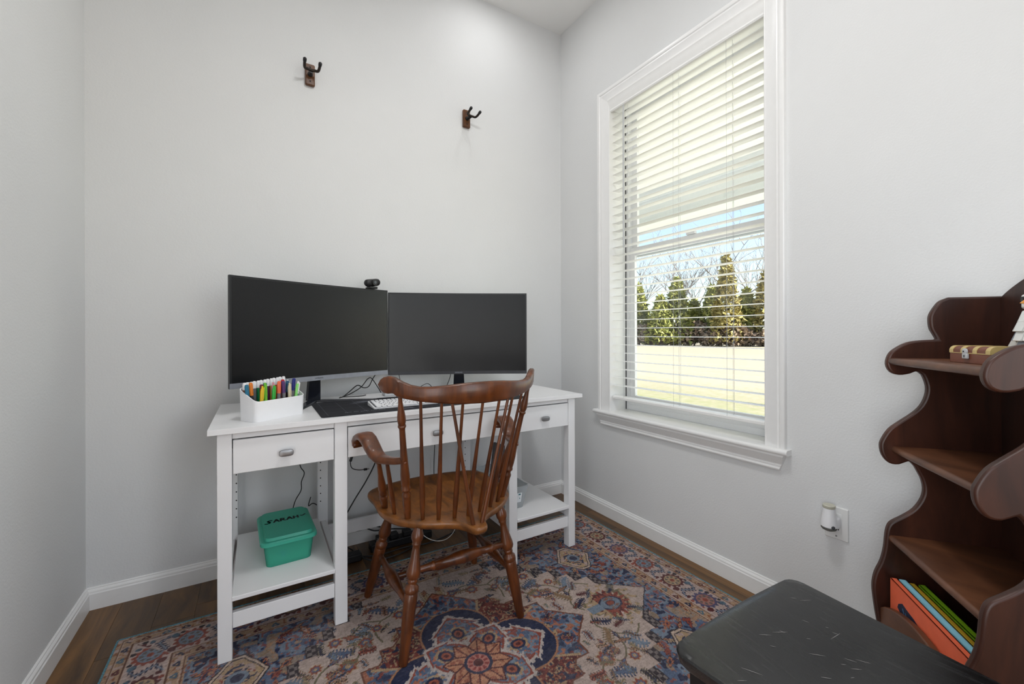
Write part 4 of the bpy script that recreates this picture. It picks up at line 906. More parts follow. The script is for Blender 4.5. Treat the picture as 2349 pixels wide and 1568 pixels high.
# ------------------------------------------------------------------ cables and power strip under the desk
ps = thing('power_strip', (.62, 2.13, 0), 'black power strip on the floor under the desk', 'power strip')
obj('body', MB().box(.47, .78, 2.095, 2.15, .0005, .038), 'plastic', ps, bevel=.005)
for k in range(4):
    p_ = obj('plug', MB().box(.50 + k * .066, .54 + k * .066, 2.10, 2.14, .0385, .065), 'plastic', ps, bevel=.004)
adp = obj('power_adapter', MB().box(.33, .42, 2.05, 2.10, .0005, .036), 'plastic', None, bevel=.006, label='black power adapter brick on the floor by the desk leg', cat='adapter')
cable('usb_cable', [(.405, 2.19, .52), (.402, 2.185, .47), (.392, 2.18, .432), (.398, 2.17, .405), (.425, 2.165, .393), (.452, 2.165, .39)], .0022, 'cable', 'black cable with metal USB plug dangling below the middle drawer')
obj('usb_plug', MB().box(.452, .468, 2.160, 2.170, .385, .395), 'plastic', bpy.data.objects['usb_cable'], bevel=.0015); obj('usb_tip', MB().box(.468, .478, 2.161, 2.169, .3875, .3925), 'knob', bpy.data.objects['usb_cable'], label='silver USB tip'); obj('ferrite', MB().lathe((.401, 2.184, .463), (.392, 2.18, .435), [(0, .005), (.1, .0065), (.9, .0065), (1, .005)], 10), 'plastic', bpy.data.objects['usb_cable'])
cable('long_cable', [(.56, 2.20, .60), (.52, 2.19, .43), (.47, 2.185, .33), (.405, 2.18, .235), (.36, 2.18, .15), (.35, 2.17, .06), (.40, 2.16, .006)], .0032, 'cable', 'thick black cable slanting down behind the left pedestal leg')
cable('drawer_cable', [(.160, 2.20, .56), (.172, 2.20, .45), (.190, 2.20, .41), (.178, 2.20, .37), (.176, 2.20, .33), (.15, 2.20, .28), (.135, 2.20, .20), (.12, 2.205, .02)], .0022, 'cable', 'thin black cable hanging behind the teal box')
cable('shelf_cable', [(.215, 2.175, .30), (.205, 2.172, .262), (.222, 2.175, .268), (.24, 2.185, .255), (.27, 2.20, .22)], .0022, 'cable', 'black cable bend beside the teal box at the rear leg')
cable('mid_cable', [(.845, 2.20, .60), (.835, 2.20, .45), (.83, 2.20, .33), (.825, 2.19, .12), (.79, 2.17, .02)], .0022, 'cable', 'black cable hanging straight down below the middle drawer')
for k, pts in enumerate(([(.36, 2.2, .12), (.42, 2.19, .085), (.50, 2.19, .09), (.58, 2.18, .06)], [(.44, 2.19, .11), (.50, 2.17, .075), (.57, 2.16, .07), (.66, 2.16, .05)], [(.56, 2.2, .12), (.62, 2.18, .085), (.72, 2.16, .07), (.80, 2.15, .04)], [(.42, 2.08, .008), (.50, 2.05, .006), (.62, 2.06, .006), (.75, 2.04, .006), (.90, 2.08, .006)], [(.40, 2.07, .03), (.46, 2.02, .006), (.58, 2.01, .006), (.70, 2.07, .006)])):
    cable('floor_cable', pts, .0035, 'cable', ['black cord sagging under the lower back rail', 'black cord draped over the plugs of the power strip', 'black cord leaving the far end of the power strip', 'black cord lying along the floor in front of the power strip', 'black cord looping from the adapter brick across the floor'][k])
cable('white_cable', [(.66, 2.03, .13), (.69, 1.97, .085), (.73, 1.93, .066), (.78, 1.915, .065), (.83, 1.93, .085), (.87, 1.97, .13), (.88, 2.06, .16), (.87, 2.12, .172)], .0018, 'wcable', 'thin white cable sagging in a loop under the desk')

# ------------------------------------------------------------------ comb-back Windsor armchair
CX, CYc = .617, 1.399
ch = thing('armchair', (CX, CYc, RZ), 'brown turned wooden Windsor armchair with comb back in front of the desk', 'chair')
def cp(x, y, z): return Vector((CX + x, CYc + y, z))
# crest rail: arc in plan, scrolled ears
CR = .338
def arc_y(x):
    x = abs(x); x = min(x, .292); return -.202 + CR - math.sqrt(CR * CR - x * x)
tz = [(0, .909), (.04, .9085), (.08, .906), (.12, .902), (.16, .8985), (.19, .8985), (.215, .904), (.235, .914), (.252, .926), (.265, .930), (.276, .926), (.284, .917), (.288, .905)]
bz = [(0, .840), (.10, .844), (.187, .853), (.225, .861), (.245, .868), (.252, .876), (.257, .8765), (.265, .8745), (.276, .877), (.284, .886), (.288, .899)]
def interp(tab, x):
    x = abs(x)
    for (a, va), (b, vb) in zip(tab[:-1], tab[1:]):
        if x <= b: return va + (vb - va) * (x - a) / (b - a)
    return tab[-1][1]
xs_ = sorted(set([0] + [round(q, 4) for q in np.linspace(0, .24, 22)] + [q for q, _ in tz] + [q for q, _ in bz] + [.258, .268, .272, .280, .287]))
xs_ = [-q for q in reversed(xs_) if q > 0] + xs_
rings = []
for q in xs_:
    t_, b_ = interp(tz, q), interp(bz, q); th = .0115 if abs(q) < .25 else .0115 * max(.45, 1 - ((abs(q) - .25) / .04) ** 2 * .6)
    y = arc_y(q); yp = (arc_y(abs(q) + .001) - arc_y(abs(q))) / .001 * (1 if q >= 0 else -1); nn = Vector((yp, -1, 0)).normalized()
    ring = []
    h = t_ - b_; e = min(.005, h * .3)
    for dn, zz in ((-1, b_ + e), (-1, t_ - e), (-.55, t_), (.55, t_), (1, t_ - e), (1, b_ + e), (.55, b_), (-.55, b_)):
        tilt = -(zz - .84) * .12
        ring.append(cp(q, y, zz) + nn * (dn * th - tilt * 0) + Vector((0, tilt, 0)))
    rings.append(ring)
obj('crest_rail', MB().loft(rings), 'chair', ch, angle=50)
def lathe_part(name, A, B, prof, n=14, parent=ch, m='chair'): return obj(name, MB().lathe(A, B, prof, n), m, parent, angle=45)
stile = [(0, .0062), (.05, .0068), (.10, .0098), (.15, .0130), (.185, .0138), (.21, .0118), (.218, .0105), (.224, .0130), (.235, .0130), (.242, .0102), (.26, .0094), (.40, .0104), (.54, .0128), (.62, .0150), (.68, .0150), (.72, .0135), (.727, .0158), (.74, .0158), (.748, .0118), (.765, .0112), (.782, .0150), (.80, .0152), (.81, .0140), (.86, .0142), (.93, .0120), (1, .0098)]
spind = [(0, .0048), (.3, .0052), (.6, .0074), (.76, .0094), (.86, .0088), (1, .0064)]
BOT = {'st': (.182, 0), 's1': (.142, -.035), 's2': (.097, -.0625), 's3': (.047, -.079)}; TOP = {'st': (.238, -.104, .862), 's1': (.186, -.144, .855), 's2': (.129, -.174, .848), 's3': (.066, -.194, .845)}
for s in (-1, 1):
    A, B = TOP['st'], BOT['st']; lathe_part('back_post', cp(s * A[0], A[1], A[2] + .006), cp(s * B[0], B[1], .436), stile)
    for k in ('s1', 's2', 's3'):
        A, B = TOP[k], BOT[k]; lathe_part('spindle', cp(s * A[0], A[1], A[2] + .008), cp(s * B[0], B[1], .436), spind, 10)
    lathe_part('brace', cp(s * .102, -.189, .853), cp(s * .0145, -.160, .434), [(0, .0048), (.5, .0056), (.8, .0075), (1, .0072)], 10)
lathe_part('spindle', cp(0, -.202, .849), cp(0, -.086, .436), spind, 10)
# seat
half = [(0, -.199), (.014, -.197), (.024, -.185), (.029, -.168), (.037, -.148), (.052, -.125), (.080, -.104), (.115, -.086), (.155, -.060), (.19, -.027), (.222, .012), (.244, .06), (.252, .11), (.250, .17), (.2485, .21), (.252, .25), (.252, .285), (.240, .318), (.212, .345), (.160, .364), (.09, .378), (.03, .384), (0, .385)]
half = [(p.x, p.y) for p in smooth_path([(a, b, 0) for a, b in half], 3)]
outl = half + [(-a, b) for a, b in reversed(half[1:-1])]
c0y = .13
def ring_(sx, z, dish=False):
    out_ = []
    for a, b in outl:
        x_ = a * sx; y_ = (b - c0y) * sx + c0y
        zz = z
        if dish:
            f = max(0, min(1, (y_ + .045) / .07)); zz = .4405 - .020 * dish * f * (1 - .35 * math.exp(-(x_ / .05) ** 2) * max(0, min(1, (y_ - .12) / .12)))
        out_.append(cp(x_, y_, zz))
    return out_
st_ = MB(); st_.loft([ring_(.90, .410), ring_(.955, .4135), ring_(.99, .424), ring_(1.0, .432), ring_(.995, .438), ring_(.98, .4405), ring_(.93, 0, .02), ring_(.86, 0, .25), ring_(.74, 0, .72), ring_(.6, 0, 1.0), ring_(.4, 0, 1.06), ring_(.2, 0, 1.05), ring_(.03, 0, 1.04)])
obj('seat', st_, 'seat', ch, angle=50)
# arms
armp = [(-.211, -.052, .652, .026, .022), (-.228, -.022, .645, .030, .022), (-.246, .016, .640, .038, .023), (-.260, .050, .639, .048, .025), (-.268, .078, .649, .054, .027), (-.275, .104, .669, .058, .028), (-.281, .130, .689, .060, .027), (-.286, .155, .697, .062, .026), (-.2905, .176, .6945, .062, .027), (-.2935, .194, .686, .062, .028), (-.295, .204, .673, .062, .028), (-.295, .203, .661, .060, .024), (-.2945, .195, .655, .056, .014)]
for s in (-1, 1):
    pts = [Vector((-p[0] * s if s > 0 else p[0], p[1], p[2])) for p in armp]; pts = [Vector((abs(p.x) * s, p.y, p.z)) for p in pts]
    rg = []
    for i, p in enumerate(pts):
        t = (pts[min(i + 1, len(pts) - 1)] - pts[max(i - 1, 0)]).normalized()
        la = Vector((0, 0, 1)).cross(Vector((pts[8].x - pts[0].x, pts[8].y - pts[0].y, 0))).normalized(); nn = t.cross(la).normalized()
        w_, h_ = armp[i][3] / 2, armp[i][4] / 2
        rg.append([cp(0, 0, 0) + p + la * (w_ * math.copysign(abs(math.cos(a)) ** .55, math.cos(a))) + nn * (h_ * math.copysign(abs(math.sin(a)) ** .6, math.sin(a))) for a in np.linspace(0, 2 * PI, 16, endpoint=False)])
    rs = []                                                                   # densify
    for a, b in zip(rg[:-1], rg[1:]): rs += [a, [p * .5 + q * .5 for p, q in zip(a, b)]]
    obj('arm', MB().loft(rs + [rg[-1]]), 'chair', ch, angle=50)
    lathe_part('arm_post', cp(s * .264, .062, .634), cp(s * .224, .134, .436), [(0, .0085), (.03, .0105), (.06, .0105), (.075, .0078), (.12, .0076), (.3, .0092), (.5, .0135), (.58, .0148), (.64, .0120), (.66, .0135), (.70, .0140), (.73, .0112), (.76, .0142), (.80, .0146), (.83, .0112), (.86, .0128), (.93, .0120), (1, .0105)], 12)
    lathe_part('arm_spindle', cp(s * .248, .012, .634), cp(s * .209, .064, .436), [(0, .0062), (.4, .0078), (.65, .0092), (1, .0064)], 10)
    pg = MB().sphere(tuple(cp(s * .2115, -.069, .648)), .004, nu=8, nv=6); obj('dowel_peg', pg, 'chair', ch)
# legs
legp = [(0, .0105), (.02, .0125), (.06, .0175), (.09, .0168), (.12, .0118), (.128, .0128), (.138, .0126), (.145, .0104), (.17, .0102), (.24, .0134), (.32, .0192), (.35, .0200), (.375, .0172), (.39, .0128), (.398, .0142), (.41, .0140), (.418, .0122), (.43, .0132), (.445, .0190), (.465, .0198), (.485, .0190), (.492, .0172), (.503, .0186), (.55, .0186), (.7, .0172), (.97, .0128), (1, .0115)]
LT = {(-1, -1): (-.156, -.032), (1, -1): (.156, -.032), (-1, 1): (-.158, .255), (1, 1): (.158, .255)}; LB = {(-1, -1): (-.221, -.072), (1, -1): (.221, -.072), (-1, 1): (-.238, .353), (1, 1): (.238, .353)}
def legpt(k, q): A = cp(*LT[k], .418); B = cp(*LB[k], RZ + .0005); return A + (B - A) * q
for k in LT: lathe_part('leg', legpt(k, 0), legpt(k, 1), [(q, r * 1.18) for q, r in legp])
strp = [(q, r * 1.2) for q, r in [(0, .0080), (.14, .0092), (.17, .0098), (.18, .0125), (.20, .0125), (.21, .0098), (.30, .0108), (.42, .0172), (.5, .0190), (.58, .0172), (.70, .0108), (.79, .0098), (.80, .0125), (.82, .0125), (.83, .0098), (.86, .0092), (1, .0080)]]
lathe_part('stretcher', legpt((-1, -1), .335), legpt((1, -1), .335), strp)
mids = []
for s in (-1, 1):
    A, B = legpt((s, 1), .56), legpt((s, -1), .60); lathe_part('stretcher', A, B, [(0, .008), (.14, .0105), (.16, .0125), (.18, .0105), (.30, .0125), (.42, .0205), (.5, .0215), (.60, .0185), (.75, .0115), (1, .008)]); mids.append((A + B) / 2)
lathe_part('stretcher', mids[0], mids[1], strp)

# ------------------------------------------------------------------ black stool with contoured seat
SX0, SX1, SYF, SYB, SZ = .691, 1.149, .545, .11, .45
sk = thing('black_stool', (.92, .33, 0), 'black lacquered wooden seat with scuffed contoured top beside the dark shelf', 'stool')
so_ = []
def seatpt(a, b):                                                            # a across 0..1, b from the desk side 0 to the rear 1
    x0 = SX0 + .030 * b; x1 = SX1 - .047 * b; return x0 + (x1 - x0) * a, SYF + (SYB - SYF) * b
def seatz(a, b): return SZ - .006 + .010 * math.sin(PI * a) * max(0, 1 - b * 2.2) * 1.2 - .014 * (math.sin(PI * min(1, max(0, (b - .12) / .8))) ** 1.2) * math.sin(PI * a) ** .7 + .004 * abs(2 * a - 1) ** 2
N1, N2 = 30, 28; gm_ = MB(); idx = {}
def rnd(a, b):                                                                # round the corners
    r = .075; da = min(a, 1 - a); db = min(b, 1 - b)
    if da < r and db < r:
        cx = r if a < .5 else 1 - r; cy_ = r if b < .5 else 1 - r; vx, vy = a - cx, b - cy_; m_ = max(abs(vx), abs(vy)); L = math.hypot(vx, vy)
        if L > 1e-9: a, b = cx + vx * m_ / L, cy_ + vy * m_ / L
    return a, b
def ga(k, N): t = k / N; return .5 - .5 * math.cos(PI * t) * (abs(math.cos(PI * t)) ** -.25 if abs(math.cos(PI * t)) > 1e-6 else 1)
for lay, dz, sh in ((0, 0, 0), (1, -.005, -.004), (2, -.022, -.0), (3, -.028, .006)):
    for i in range(N1 + 1):
        for j in range(N2 + 1):
            if lay and not (i in (0, N1) or j in (0, N2)) and lay != 3: continue
            a, b = rnd(i / N1, j / N2); x_, y_ = seatpt(a, b); cxs, cys = seatpt(.5, .5); d = Vector((x_ - cxs, y_ - cys, 0)); d = d.normalized() if d.length > 1e-6 else d
            sh_ = sh if (i in (0, N1) or j in (0, N2)) else 0
            zz = seatz(a, b) + dz
            if lay == 0 and (i in (0, N1) or j in (0, N2)): zz -= .0012
            idx[lay, i, j] = len(gm_.v); gm_.v.append((x_ - d.x * sh_, y_ - d.y * sh_, zz))
for i in range(N1):
    for j in range(N2):
        gm_.f.append((idx[0, i, j], idx[0, i, j + 1], idx[0, i + 1, j + 1], idx[0, i + 1, j])); gm_.f.append((idx[3, i, j], idx[3, i + 1, j], idx[3, i + 1, j + 1], idx[3, i, j + 1]))
per_ = [(i, 0) for i in range(N1)] + [(N1, j) for j in range(N2)] + [(i, N2) for i in range(N1, 0, -1)] + [(0, j) for j in range(N2, 0, -1)]
for l0, l1 in ((0, 1), (1, 2), (2, 3)):
    for p_, q_ in zip(per_, per_[1:] + per_[:1]): gm_.f.append((idx[(l0,) + p_], idx[(l0,) + q_], idx[(l1,) + q_], idx[(l1,) + p_]))
def ebony_seat():
    m, nt, b = new_mat('scuffed_black_lacquer'); tc = nt.nodes.new('ShaderNodeTexCoord')
    mp = nt.nodes.new('ShaderNodeMapping'); mp.inputs['Scale'].default_value = (60, 3.0, 3); mp.inputs['Rotation'].default_value = (0, 0, .12); nt.links.new(tc.outputs['Object'], mp.inputs['Vector'])
    n = nt.nodes.new('ShaderNodeTexNoise'); n.inputs['Scale'].default_value = 2.0; n.inputs['Detail'].default_value = 8; n.inputs['Roughness'].default_value = .7; nt.links.new(mp.outputs[0], n.inputs['Vector'])
    n2 = nt.nodes.new('ShaderNodeTexNoise'); n2.inputs['Scale'].default_value = 7; nt.links.new(tc.outputs['Object'], n2.inputs['Vector'])
    mu = nt.nodes.new('ShaderNodeMath'); mu.operation = 'MULTIPLY'; nt.links.new(n.outputs['Fac'], mu.inputs[0]); nt.links.new(n2.outputs['Fac'], mu.inputs[1])
    cr = nt.nodes.new('ShaderNodeValToRGB'); cr.color_ramp.elements[0].color = lin((14, 14, 15)); cr.color_ramp.elements[0].position = .30; cr.color_ramp.elements[1].color = lin((40, 39, 39)); cr.color_ramp.elements[1].position = .50
    nt.links.new(mu.outputs[0], cr.inputs['Fac']); nt.links.new(cr.outputs[0], b.inputs['Base Color'])
    mr = nt.nodes.new('ShaderNodeMapRange'); mr.inputs['To Min'].default_value = .16; mr.inputs['To Max'].default_value = .36; nt.links.new(n.outputs['Fac'], mr.inputs['Value']); nt.links.new(mr.outputs[0], b.inputs['Roughness'])
    b.inputs['Specular IOR Level'].default_value = .65
    bp = nt.nodes.new('ShaderNodeBump'); bp.inputs['Strength'].default_value = .12; bp.inputs['Distance'].default_value = .001; nt.links.new(n.outputs['Fac'], bp.inputs['Height']); nt.links.new(bp.outputs[0], b.inputs['Normal'])
    return m
MT['ebonyseat'] = ebony_seat()
so2 = obj('seat', gm_, 'ebonyseat', sk, angle=45)
scm = MB(); rs_ = random.Random(8)
for k in range(34):                                                           # pale scratches worn through the lacquer
    a, b = rs_.uniform(.06, .95), rs_.uniform(.04, .9); L = rs_.uniform(.006, .035); an = rs_.gauss(-.75, .35); x_, y_ = seatpt(a, b)
    prev = None
    for q in range(6):
        t = q / 5 - .5; xx = x_ + math.cos(an) * L * t; yy = y_ + math.sin(an) * L * t; aa = max(0, min(1, (xx - SX0) / (SX1 - SX0))); bb = max(0, min(1, (SYF - yy) / (SYF - SYB))); a_, b_ = aa, bb
        wv = .00035 * (1 - abs(2 * t)) + .0001; zq = seatz(aa, bb) + .0006
        cur_ = (len(scm.v), len(scm.v) + 1); scm.v += [(xx - math.sin(an) * wv, yy + math.cos(an) * wv, zq), (xx + math.sin(an) * wv, yy - math.cos(an) * wv, zq)]
        if prev: scm.f.append((prev[0], prev[1], cur_[1], cur_[0]))
        prev = cur_
obj('scratches', scm, mat('worn_scratch', (168, 164, 160), .7), so2, smooth=False)
so2.children[0]['kind'] = 'stuff'
for a, b in ((.05, .055), (.95, .055), (.07, .93), (.93, .93)):
    x_, y_ = seatpt(a, b); sx_ = 1 if a < .5 else -1; sy_ = -1 if b < .5 else 1
    obj('leg', MB().loft([[(x_ + dx * s_, y_ + dy * s_, z_) for dx, dy in ((0, 0), (sx_ * .042, 0), (sx_ * .042, sy_ * .042), (0, sy_ * .042))] for z_, s_ in ((RZ + .0005 if y_ > .482 else .0005, .75), (.25, 1), (.423, 1))]), 'ebony', sk, bevel=.002)
for (a0, b0_, a1, b1_) in ((.05, .055, .95, .055), (.07, .93, .93, .93), (.05, .055, .07, .93), (.95, .055, .93, .93)):
    xa, ya = seatpt(a0, b0_); xb, yb_ = seatpt(a1, b1_); P = Vector((xa, ya, .395)); Q = Vector((xb, yb_, .395)); d = (Q - P); nrm_ = Vector((-d.y, d.x, 0)).normalized(); cen = Vector((*seatpt(.5, .5), .395)); off = nrm_ if (cen - P).dot(nrm_) > 0 else -nrm_
    obj('seat_apron', MB().obox((P + Q) / 2 + off * .013, d.normalized(), nrm_, (0, 0, 1), d.length - .05, .018, .056), 'ebony', sk, bevel=.0015)

# ------------------------------------------------------------------ scalloped what-not shelf standing at an angle by the right wall
AZ = math.radians(50.3); wdv = Vector((math.sin(AZ), math.cos(AZ), 0)); ddv = Vector((-wdv.y, wdv.x, 0)); B0 = Vector((1.70, .287, 0)); SW = .362
def sp_(off, d, z): return B0 - wdv * off + ddv * d + Vector((0, 0, z))
ss = thing('display_shelf', sp_(.18, .12, 0), 'dark brown wooden tiered shelf with scalloped sides beside the window', 'shelf')
prof = [(-.012, 1.157), (.106, 1.157), (.1225, 1.149), (.134, 1.1347), (.1455, 1.112), (.1479, 1.0935), (.1445, 1.068), (.1312, 1.0402), (.150, 1.0395), (.1663, 1.0385), (.1975, 1.0323), (.2258, 1.0143), (.240, .9963), (.2455, .9703), (.2365, .9478), (.2165, .9394), (.1913, .944), (.1757, .9523), (.1636, .9409), (.1542, .9102), (.156, .883), (.1667, .8554), (.1852, .8328), (.2168, .8053), (.2391, .7839), (.2552, .7548), (.2602, .7345), (.2553, .707), (.2393, .6866), (.217, .6848), (.1933, .697), (.1809, .6818), (.1671, .6518), (.161, .6216), (.1657, .5936), (.1829, .5621), (.2078, .539), (.2334, .5198), (.243, .5043), (.2478, .4798), (.2512, .4398), (.2593, .4021), (.2724, .3678), (.2784, .3346), (.2775, .3027), (.271, .2481), (.262, .19), (.258, .12), (.262, .06), (.268, .0005), (.19, .0005), (.16, .035), (.10, .035), (.07, .0005), (-.012, .0005)]
corner = {0, 1, 7, 8, 17, 30, 31, 50, 53, 54, 49}
def dense(pr_):
    out_ = []; n_ = len(pr_)
    segs = []; i = 0
    for i in range(n_ - 1):
        if i in corner or (i + 1) in corner or i >= 49: out_.append(pr_[i]); continue
        a, b, c, d = [Vector((*pr_[k], 0)) for k in (i - 1, i, i + 1, i + 2)]
        for k in range(3): t = k / 3; v_ = .5 * (2 * b + (c - a) * t + (2 * a - 5 * b + 4 * c - d) * t * t + (3 * b - a - 3 * c + d) * t ** 3); out_.append((v_.x, v_.y))
    out_.append(pr_[-1]); return out_
profd = dense(prof)
for o0, o1 in ((-.019, 0), (SW, SW + .019)):
    mb = MB(); mb.prism(profd, lambda a, b, h: sp_(h, a, b), o0, o1); obj('side_panel', mb, 'shelf', ss, bevel=.0055, seg=3, angle=50)
def ped(o): q = o / SW; return 1.155 + .062 * math.sin(PI * q) ** .9
n_ = 24; pb = [(0, .05)] + [(SW, .05)] + [(SW * (1 - k / n_), ped(SW * (1 - k / n_))) for k in range(n_ + 1)]
obj('back_panel', MB().prism([(a, b) for a, b in pb], lambda a, b, h: sp_(a, h, b), -.012, -.0005), 'shelf', ss, bevel=.002, angle=50)
def board(zt_, d1, name='shelf_board'):
    r_ = .0085; fr_ = [(d1 - r_ + r_ * math.cos(t), zt_ - .0095 + .0095 * math.sin(t)) for t in np.linspace(-PI / 2, PI / 2, 9)]
    obj(name, MB().prism([(0, zt_ - .019)] + fr_ + [(0, zt_)], lambda a, b, h: sp_(h, a, b), 0, SW), 'shelfh', ss, angle=50)
board(.988, .243); board(.737, .236); board(.4825, .243); board(.235, .255)
n_ = 20; lipz = lambda q: .272 + .050 * math.sin(PI * q) ** .75
obj('front_lip', MB().prism([(0, .20), (SW, .20)] + [(SW * (1 - k / n_), lipz(1 - k / n_)) for k in range(n_ + 1)], lambda a, b, h: sp_(a, h, b), .2465, .2635), 'shelfh', ss, bevel=.003, angle=50)

tcb = thing('added_dark_cabinet', (-.33, -1.37, 0), 'added tall dark brown cabinet in the rear corner, there to darken the screen reflection', 'cabinet')  # unseen cabinet, added so the right monitor reflects something dark
obj('carcass', MB().box(-.548, -.03, -1.58, -1.16, .0005, 2.2), 'shelf', tcb, bevel=.003)
for x0_, x1_ in ((-.545, -.291), (-.287, -.033)):
    dr_ = obj('door', MB().box(x0_, x1_, -1.16, -1.142, .06, 2.17), 'shelf', tcb, bevel=.002); obj('knob', MB().lathe(((x1_ - .025) if x0_ < -.4 else (x0_ + .025), -1.142, 1.05), ((x1_ - .025) if x0_ < -.4 else (x0_ + .025), -1.118, 1.05), [(0, .008), (.4, .008), (.6, .014), (1, .011)], 12), 'brass', dr_)
# ------------------------------------------------------------------ picture books standing in the bottom bay
def book(d0, d1, o0, o1, z1, rgb, nm, label):
    t = thing('picture_book', sp_((o0 + o1) / 2, (d0 + d1) / 2, .2355), label, 'book', 'picture books in the bottom bay of the dark shelf')
    cov = mat('book_cloth_' + nm, rgb, .6, var=.04)
    obj('cover', MB().obox(sp_((o0 + o1) / 2, d1 - .0012, (.2355 + z1) / 2), wdv, ddv, (0, 0, 1), o1 - o0, .0024, z1 - .2355).obox(sp_((o0 + o1) / 2, d0 + .0012, (.2355 + z1) / 2), wdv, ddv, (0, 0, 1), o1 - o0, .0024, z1 - .2355).obox(sp_((o0 + o1) / 2, (d0 + d1) / 2, z1 - .0012), wdv, ddv, (0, 0, 1), o1 - o0, d1 - d0, .0024), cov, t, smooth=False)
    obj('pages', MB().obox(sp_((o0 + o1) / 2 + .001, (d0 + d1) / 2, (.2375 + z1 - .004) / 2), wdv, ddv, (0, 0, 1), o1 - o0 - .005, d1 - d0 - .005, z1 - .004 - .2375), 'paper', t, smooth=False)
    return t
bko = book(.2285, .2445, .012, .338, .3665, (240, 110, 74), 'orange', 'orange picture book with dark blue cover art standing foremost in the bay')
book(.2115, .2265, .016, .345, .3675, (150, 212, 230), 'blue', 'pale blue picture book between the orange and mustard ones')
book(.192, .2075, .022, .348, .364, (226, 184, 52), 'mustard', 'mustard yellow picture book beside the lime green one')
book(.171, .1875, .026, .350, .3655, (150, 204, 30), 'green', 'lime green picture book farthest back in the row')
# cover art on the orange book: a dark blue feathered shape with pale strokes
art = MB(); av_ = [(.055, .318), (.075, .330), (.095, .326), (.13, .322), (.17, .310), (.21, .296), (.24, .278), (.25, .262), (.20, .262), (.15, .274), (.10, .285), (.07, .296), (.05, .306)]
art.add([sp_(a, .2449, b) for a, b in av_], [tuple(range(len(av_)))])
ao = obj('cover_art', art, mat('cover_art_navy', (26, 38, 66), .5), bko, smooth=False)
a2 = MB()
for k in range(9):
    a = .075 + k * .013; a2.add([sp_(a, .2452, .318 - k * .004), sp_(a + .004, .2452, .318 - k * .004), sp_(a + .018, .2452, .288 - k * .003), sp_(a + .016, .2452, .287 - k * .003)], [(0, 1, 2, 3)])
obj('art_strokes', a2, mat('cover_art_blue', (84, 140, 190), .5), ao, smooth=False)

# ------------------------------------------------------------------ toy treasure chest on the top shelf
tc_ = thing('treasure_chest', sp_(.215, .145, .988), 'small brown toy chest with gold bands and padlock on the top tier', 'toy chest')
TO0, TO1, TD0, TD1, TZ = .150, .285, .10, .182, .9882
def cprof(e): r_ = .012; return [(TD0 - e, .024), (TD1 + e, .024), (TD1 + e, .031)] + [(TD1 + e - r_ + r_ * math.cos(t), .0275 + e + r_ * math.sin(t)) for t in np.linspace(.2, PI / 2, 6)] + [(TD0 - e + r_ - r_ * math.cos(t), .0275 + e + r_ * math.sin(t)) for t in np.linspace(PI / 2, .2, 6)] + [(TD0 - e, .031)]
obj('box', MB().prism([(TD0, 0), (TD1, 0), (TD1, .0225), (TD0, .0225)], lambda a, b, h: sp_(h, a, TZ + b), TO0, TO1), 'chest', tc_, bevel=.0008)
ld = obj('lid', MB().prism(cprof(0), lambda a, b, h: sp_(h, a, TZ + b), TO0, TO1), 'chest', tc_, angle=40)
obj('gold_line', MB().prism([(TD0 - .0006, .0226), (TD1 + .0006, .0226), (TD1 + .0006, .0242), (TD0 - .0006, .0242)], lambda a, b, h: sp_(h, a, TZ + b), TO0 - .0004, TO1 + .0004), 'brass', tc_, smooth=False)
for q in (0.0, .30, .60, .905):
    o_ = TO0 + q * (TO1 - TO0) - .0004; obj('gold_band', MB().prism(cprof(.0009), lambda a, b, h: sp_(h, a, TZ + b + .0006 * 0), o_, o_ + .0135), 'brass', ld, angle=40)
lk = obj('padlock', MB().obox(sp_(.2115, TD1 + .003, TZ + .0165), wdv, ddv, (0, 0, 1), .017, .005, .012), 'greyplastic', tc_, bevel=.0015); obj('hasp', MB().lathe(sp_(.2085, TD1 + .0005, TZ + .027), sp_(.2085, TD1 + .005, TZ + .027), [(0, .0075), (.8, .0075), (1, .006)], 14), 'greyplastic', lk); obj('keyhole', MB().obox(sp_(.2115, TD1 + .0058, TZ + .0165), wdv, ddv, (0, 0, 1), .0022, .0006, .006).obox(sp_(.2085, TD1 + .0053, TZ + .0275), wdv, ddv, (0, 0, 1), .003, .0006, .003), 'slot', lk, smooth=False)

# ------------------------------------------------------------------ white plate-built toy bird on the top shelf
def sq_(o, d, z): return sp_(o + .022, d - .006, z)
bd = thing('toy_bird', sq_(.225, .075, .988), 'white toy bird built from overlapping plastic plates on dark base', 'toy')
MT['toywhite'] = mat('toy_white_plastic', (226, 228, 226), .3, var=.03)
MT['toygrey'] = mat('toy_grey_plastic', (140, 148, 160), .35)
obj('base', MB().obox(sq_(.225, .072, 1.000), wdv, ddv, (0, 0, 1), .085, .06, .0235), 'plastic', bd, bevel=.001)
obj('name_plate', MB().obox(sq_(.186, .103, 1.003), wdv, ddv, (0, 0, 1), .020, .002, .022), 'toywhite', bd)
b_ = MB(); b_.lathe(sq_(.228, .075, 1.012), sq_(.222, .07, 1.105), [(0, .018), (.15, .030), (.45, .040), (.75, .034), (.95, .02), (1, .012)], 8); obj('body', b_, 'toywhite', bd, smooth=False)
for r_ in range(4):
    for k in range(5):
        a_ = -1.0 + k * .5; zz = 1.095 - r_ * .021; rad = (.036, .043, .045, .042)[r_]
        c_ = sq_(.226, .073, zz) - wdv * 0 + (wdv * math.sin(a_) + ddv * math.cos(a_)) * rad; nrm_ = (wdv * math.sin(a_) + ddv * math.cos(a_) + Vector((0, 0, .35))).normalized(); tx_ = Vector((0, 0, 1)).cross(nrm_).normalized()
        obj('plate', MB().obox(c_, tx_, nrm_.cross(tx_), nrm_, .022, .026, .004), 'toywhite' if (r_ + k) % 5 else 'toygrey', bd, bevel=.0008)
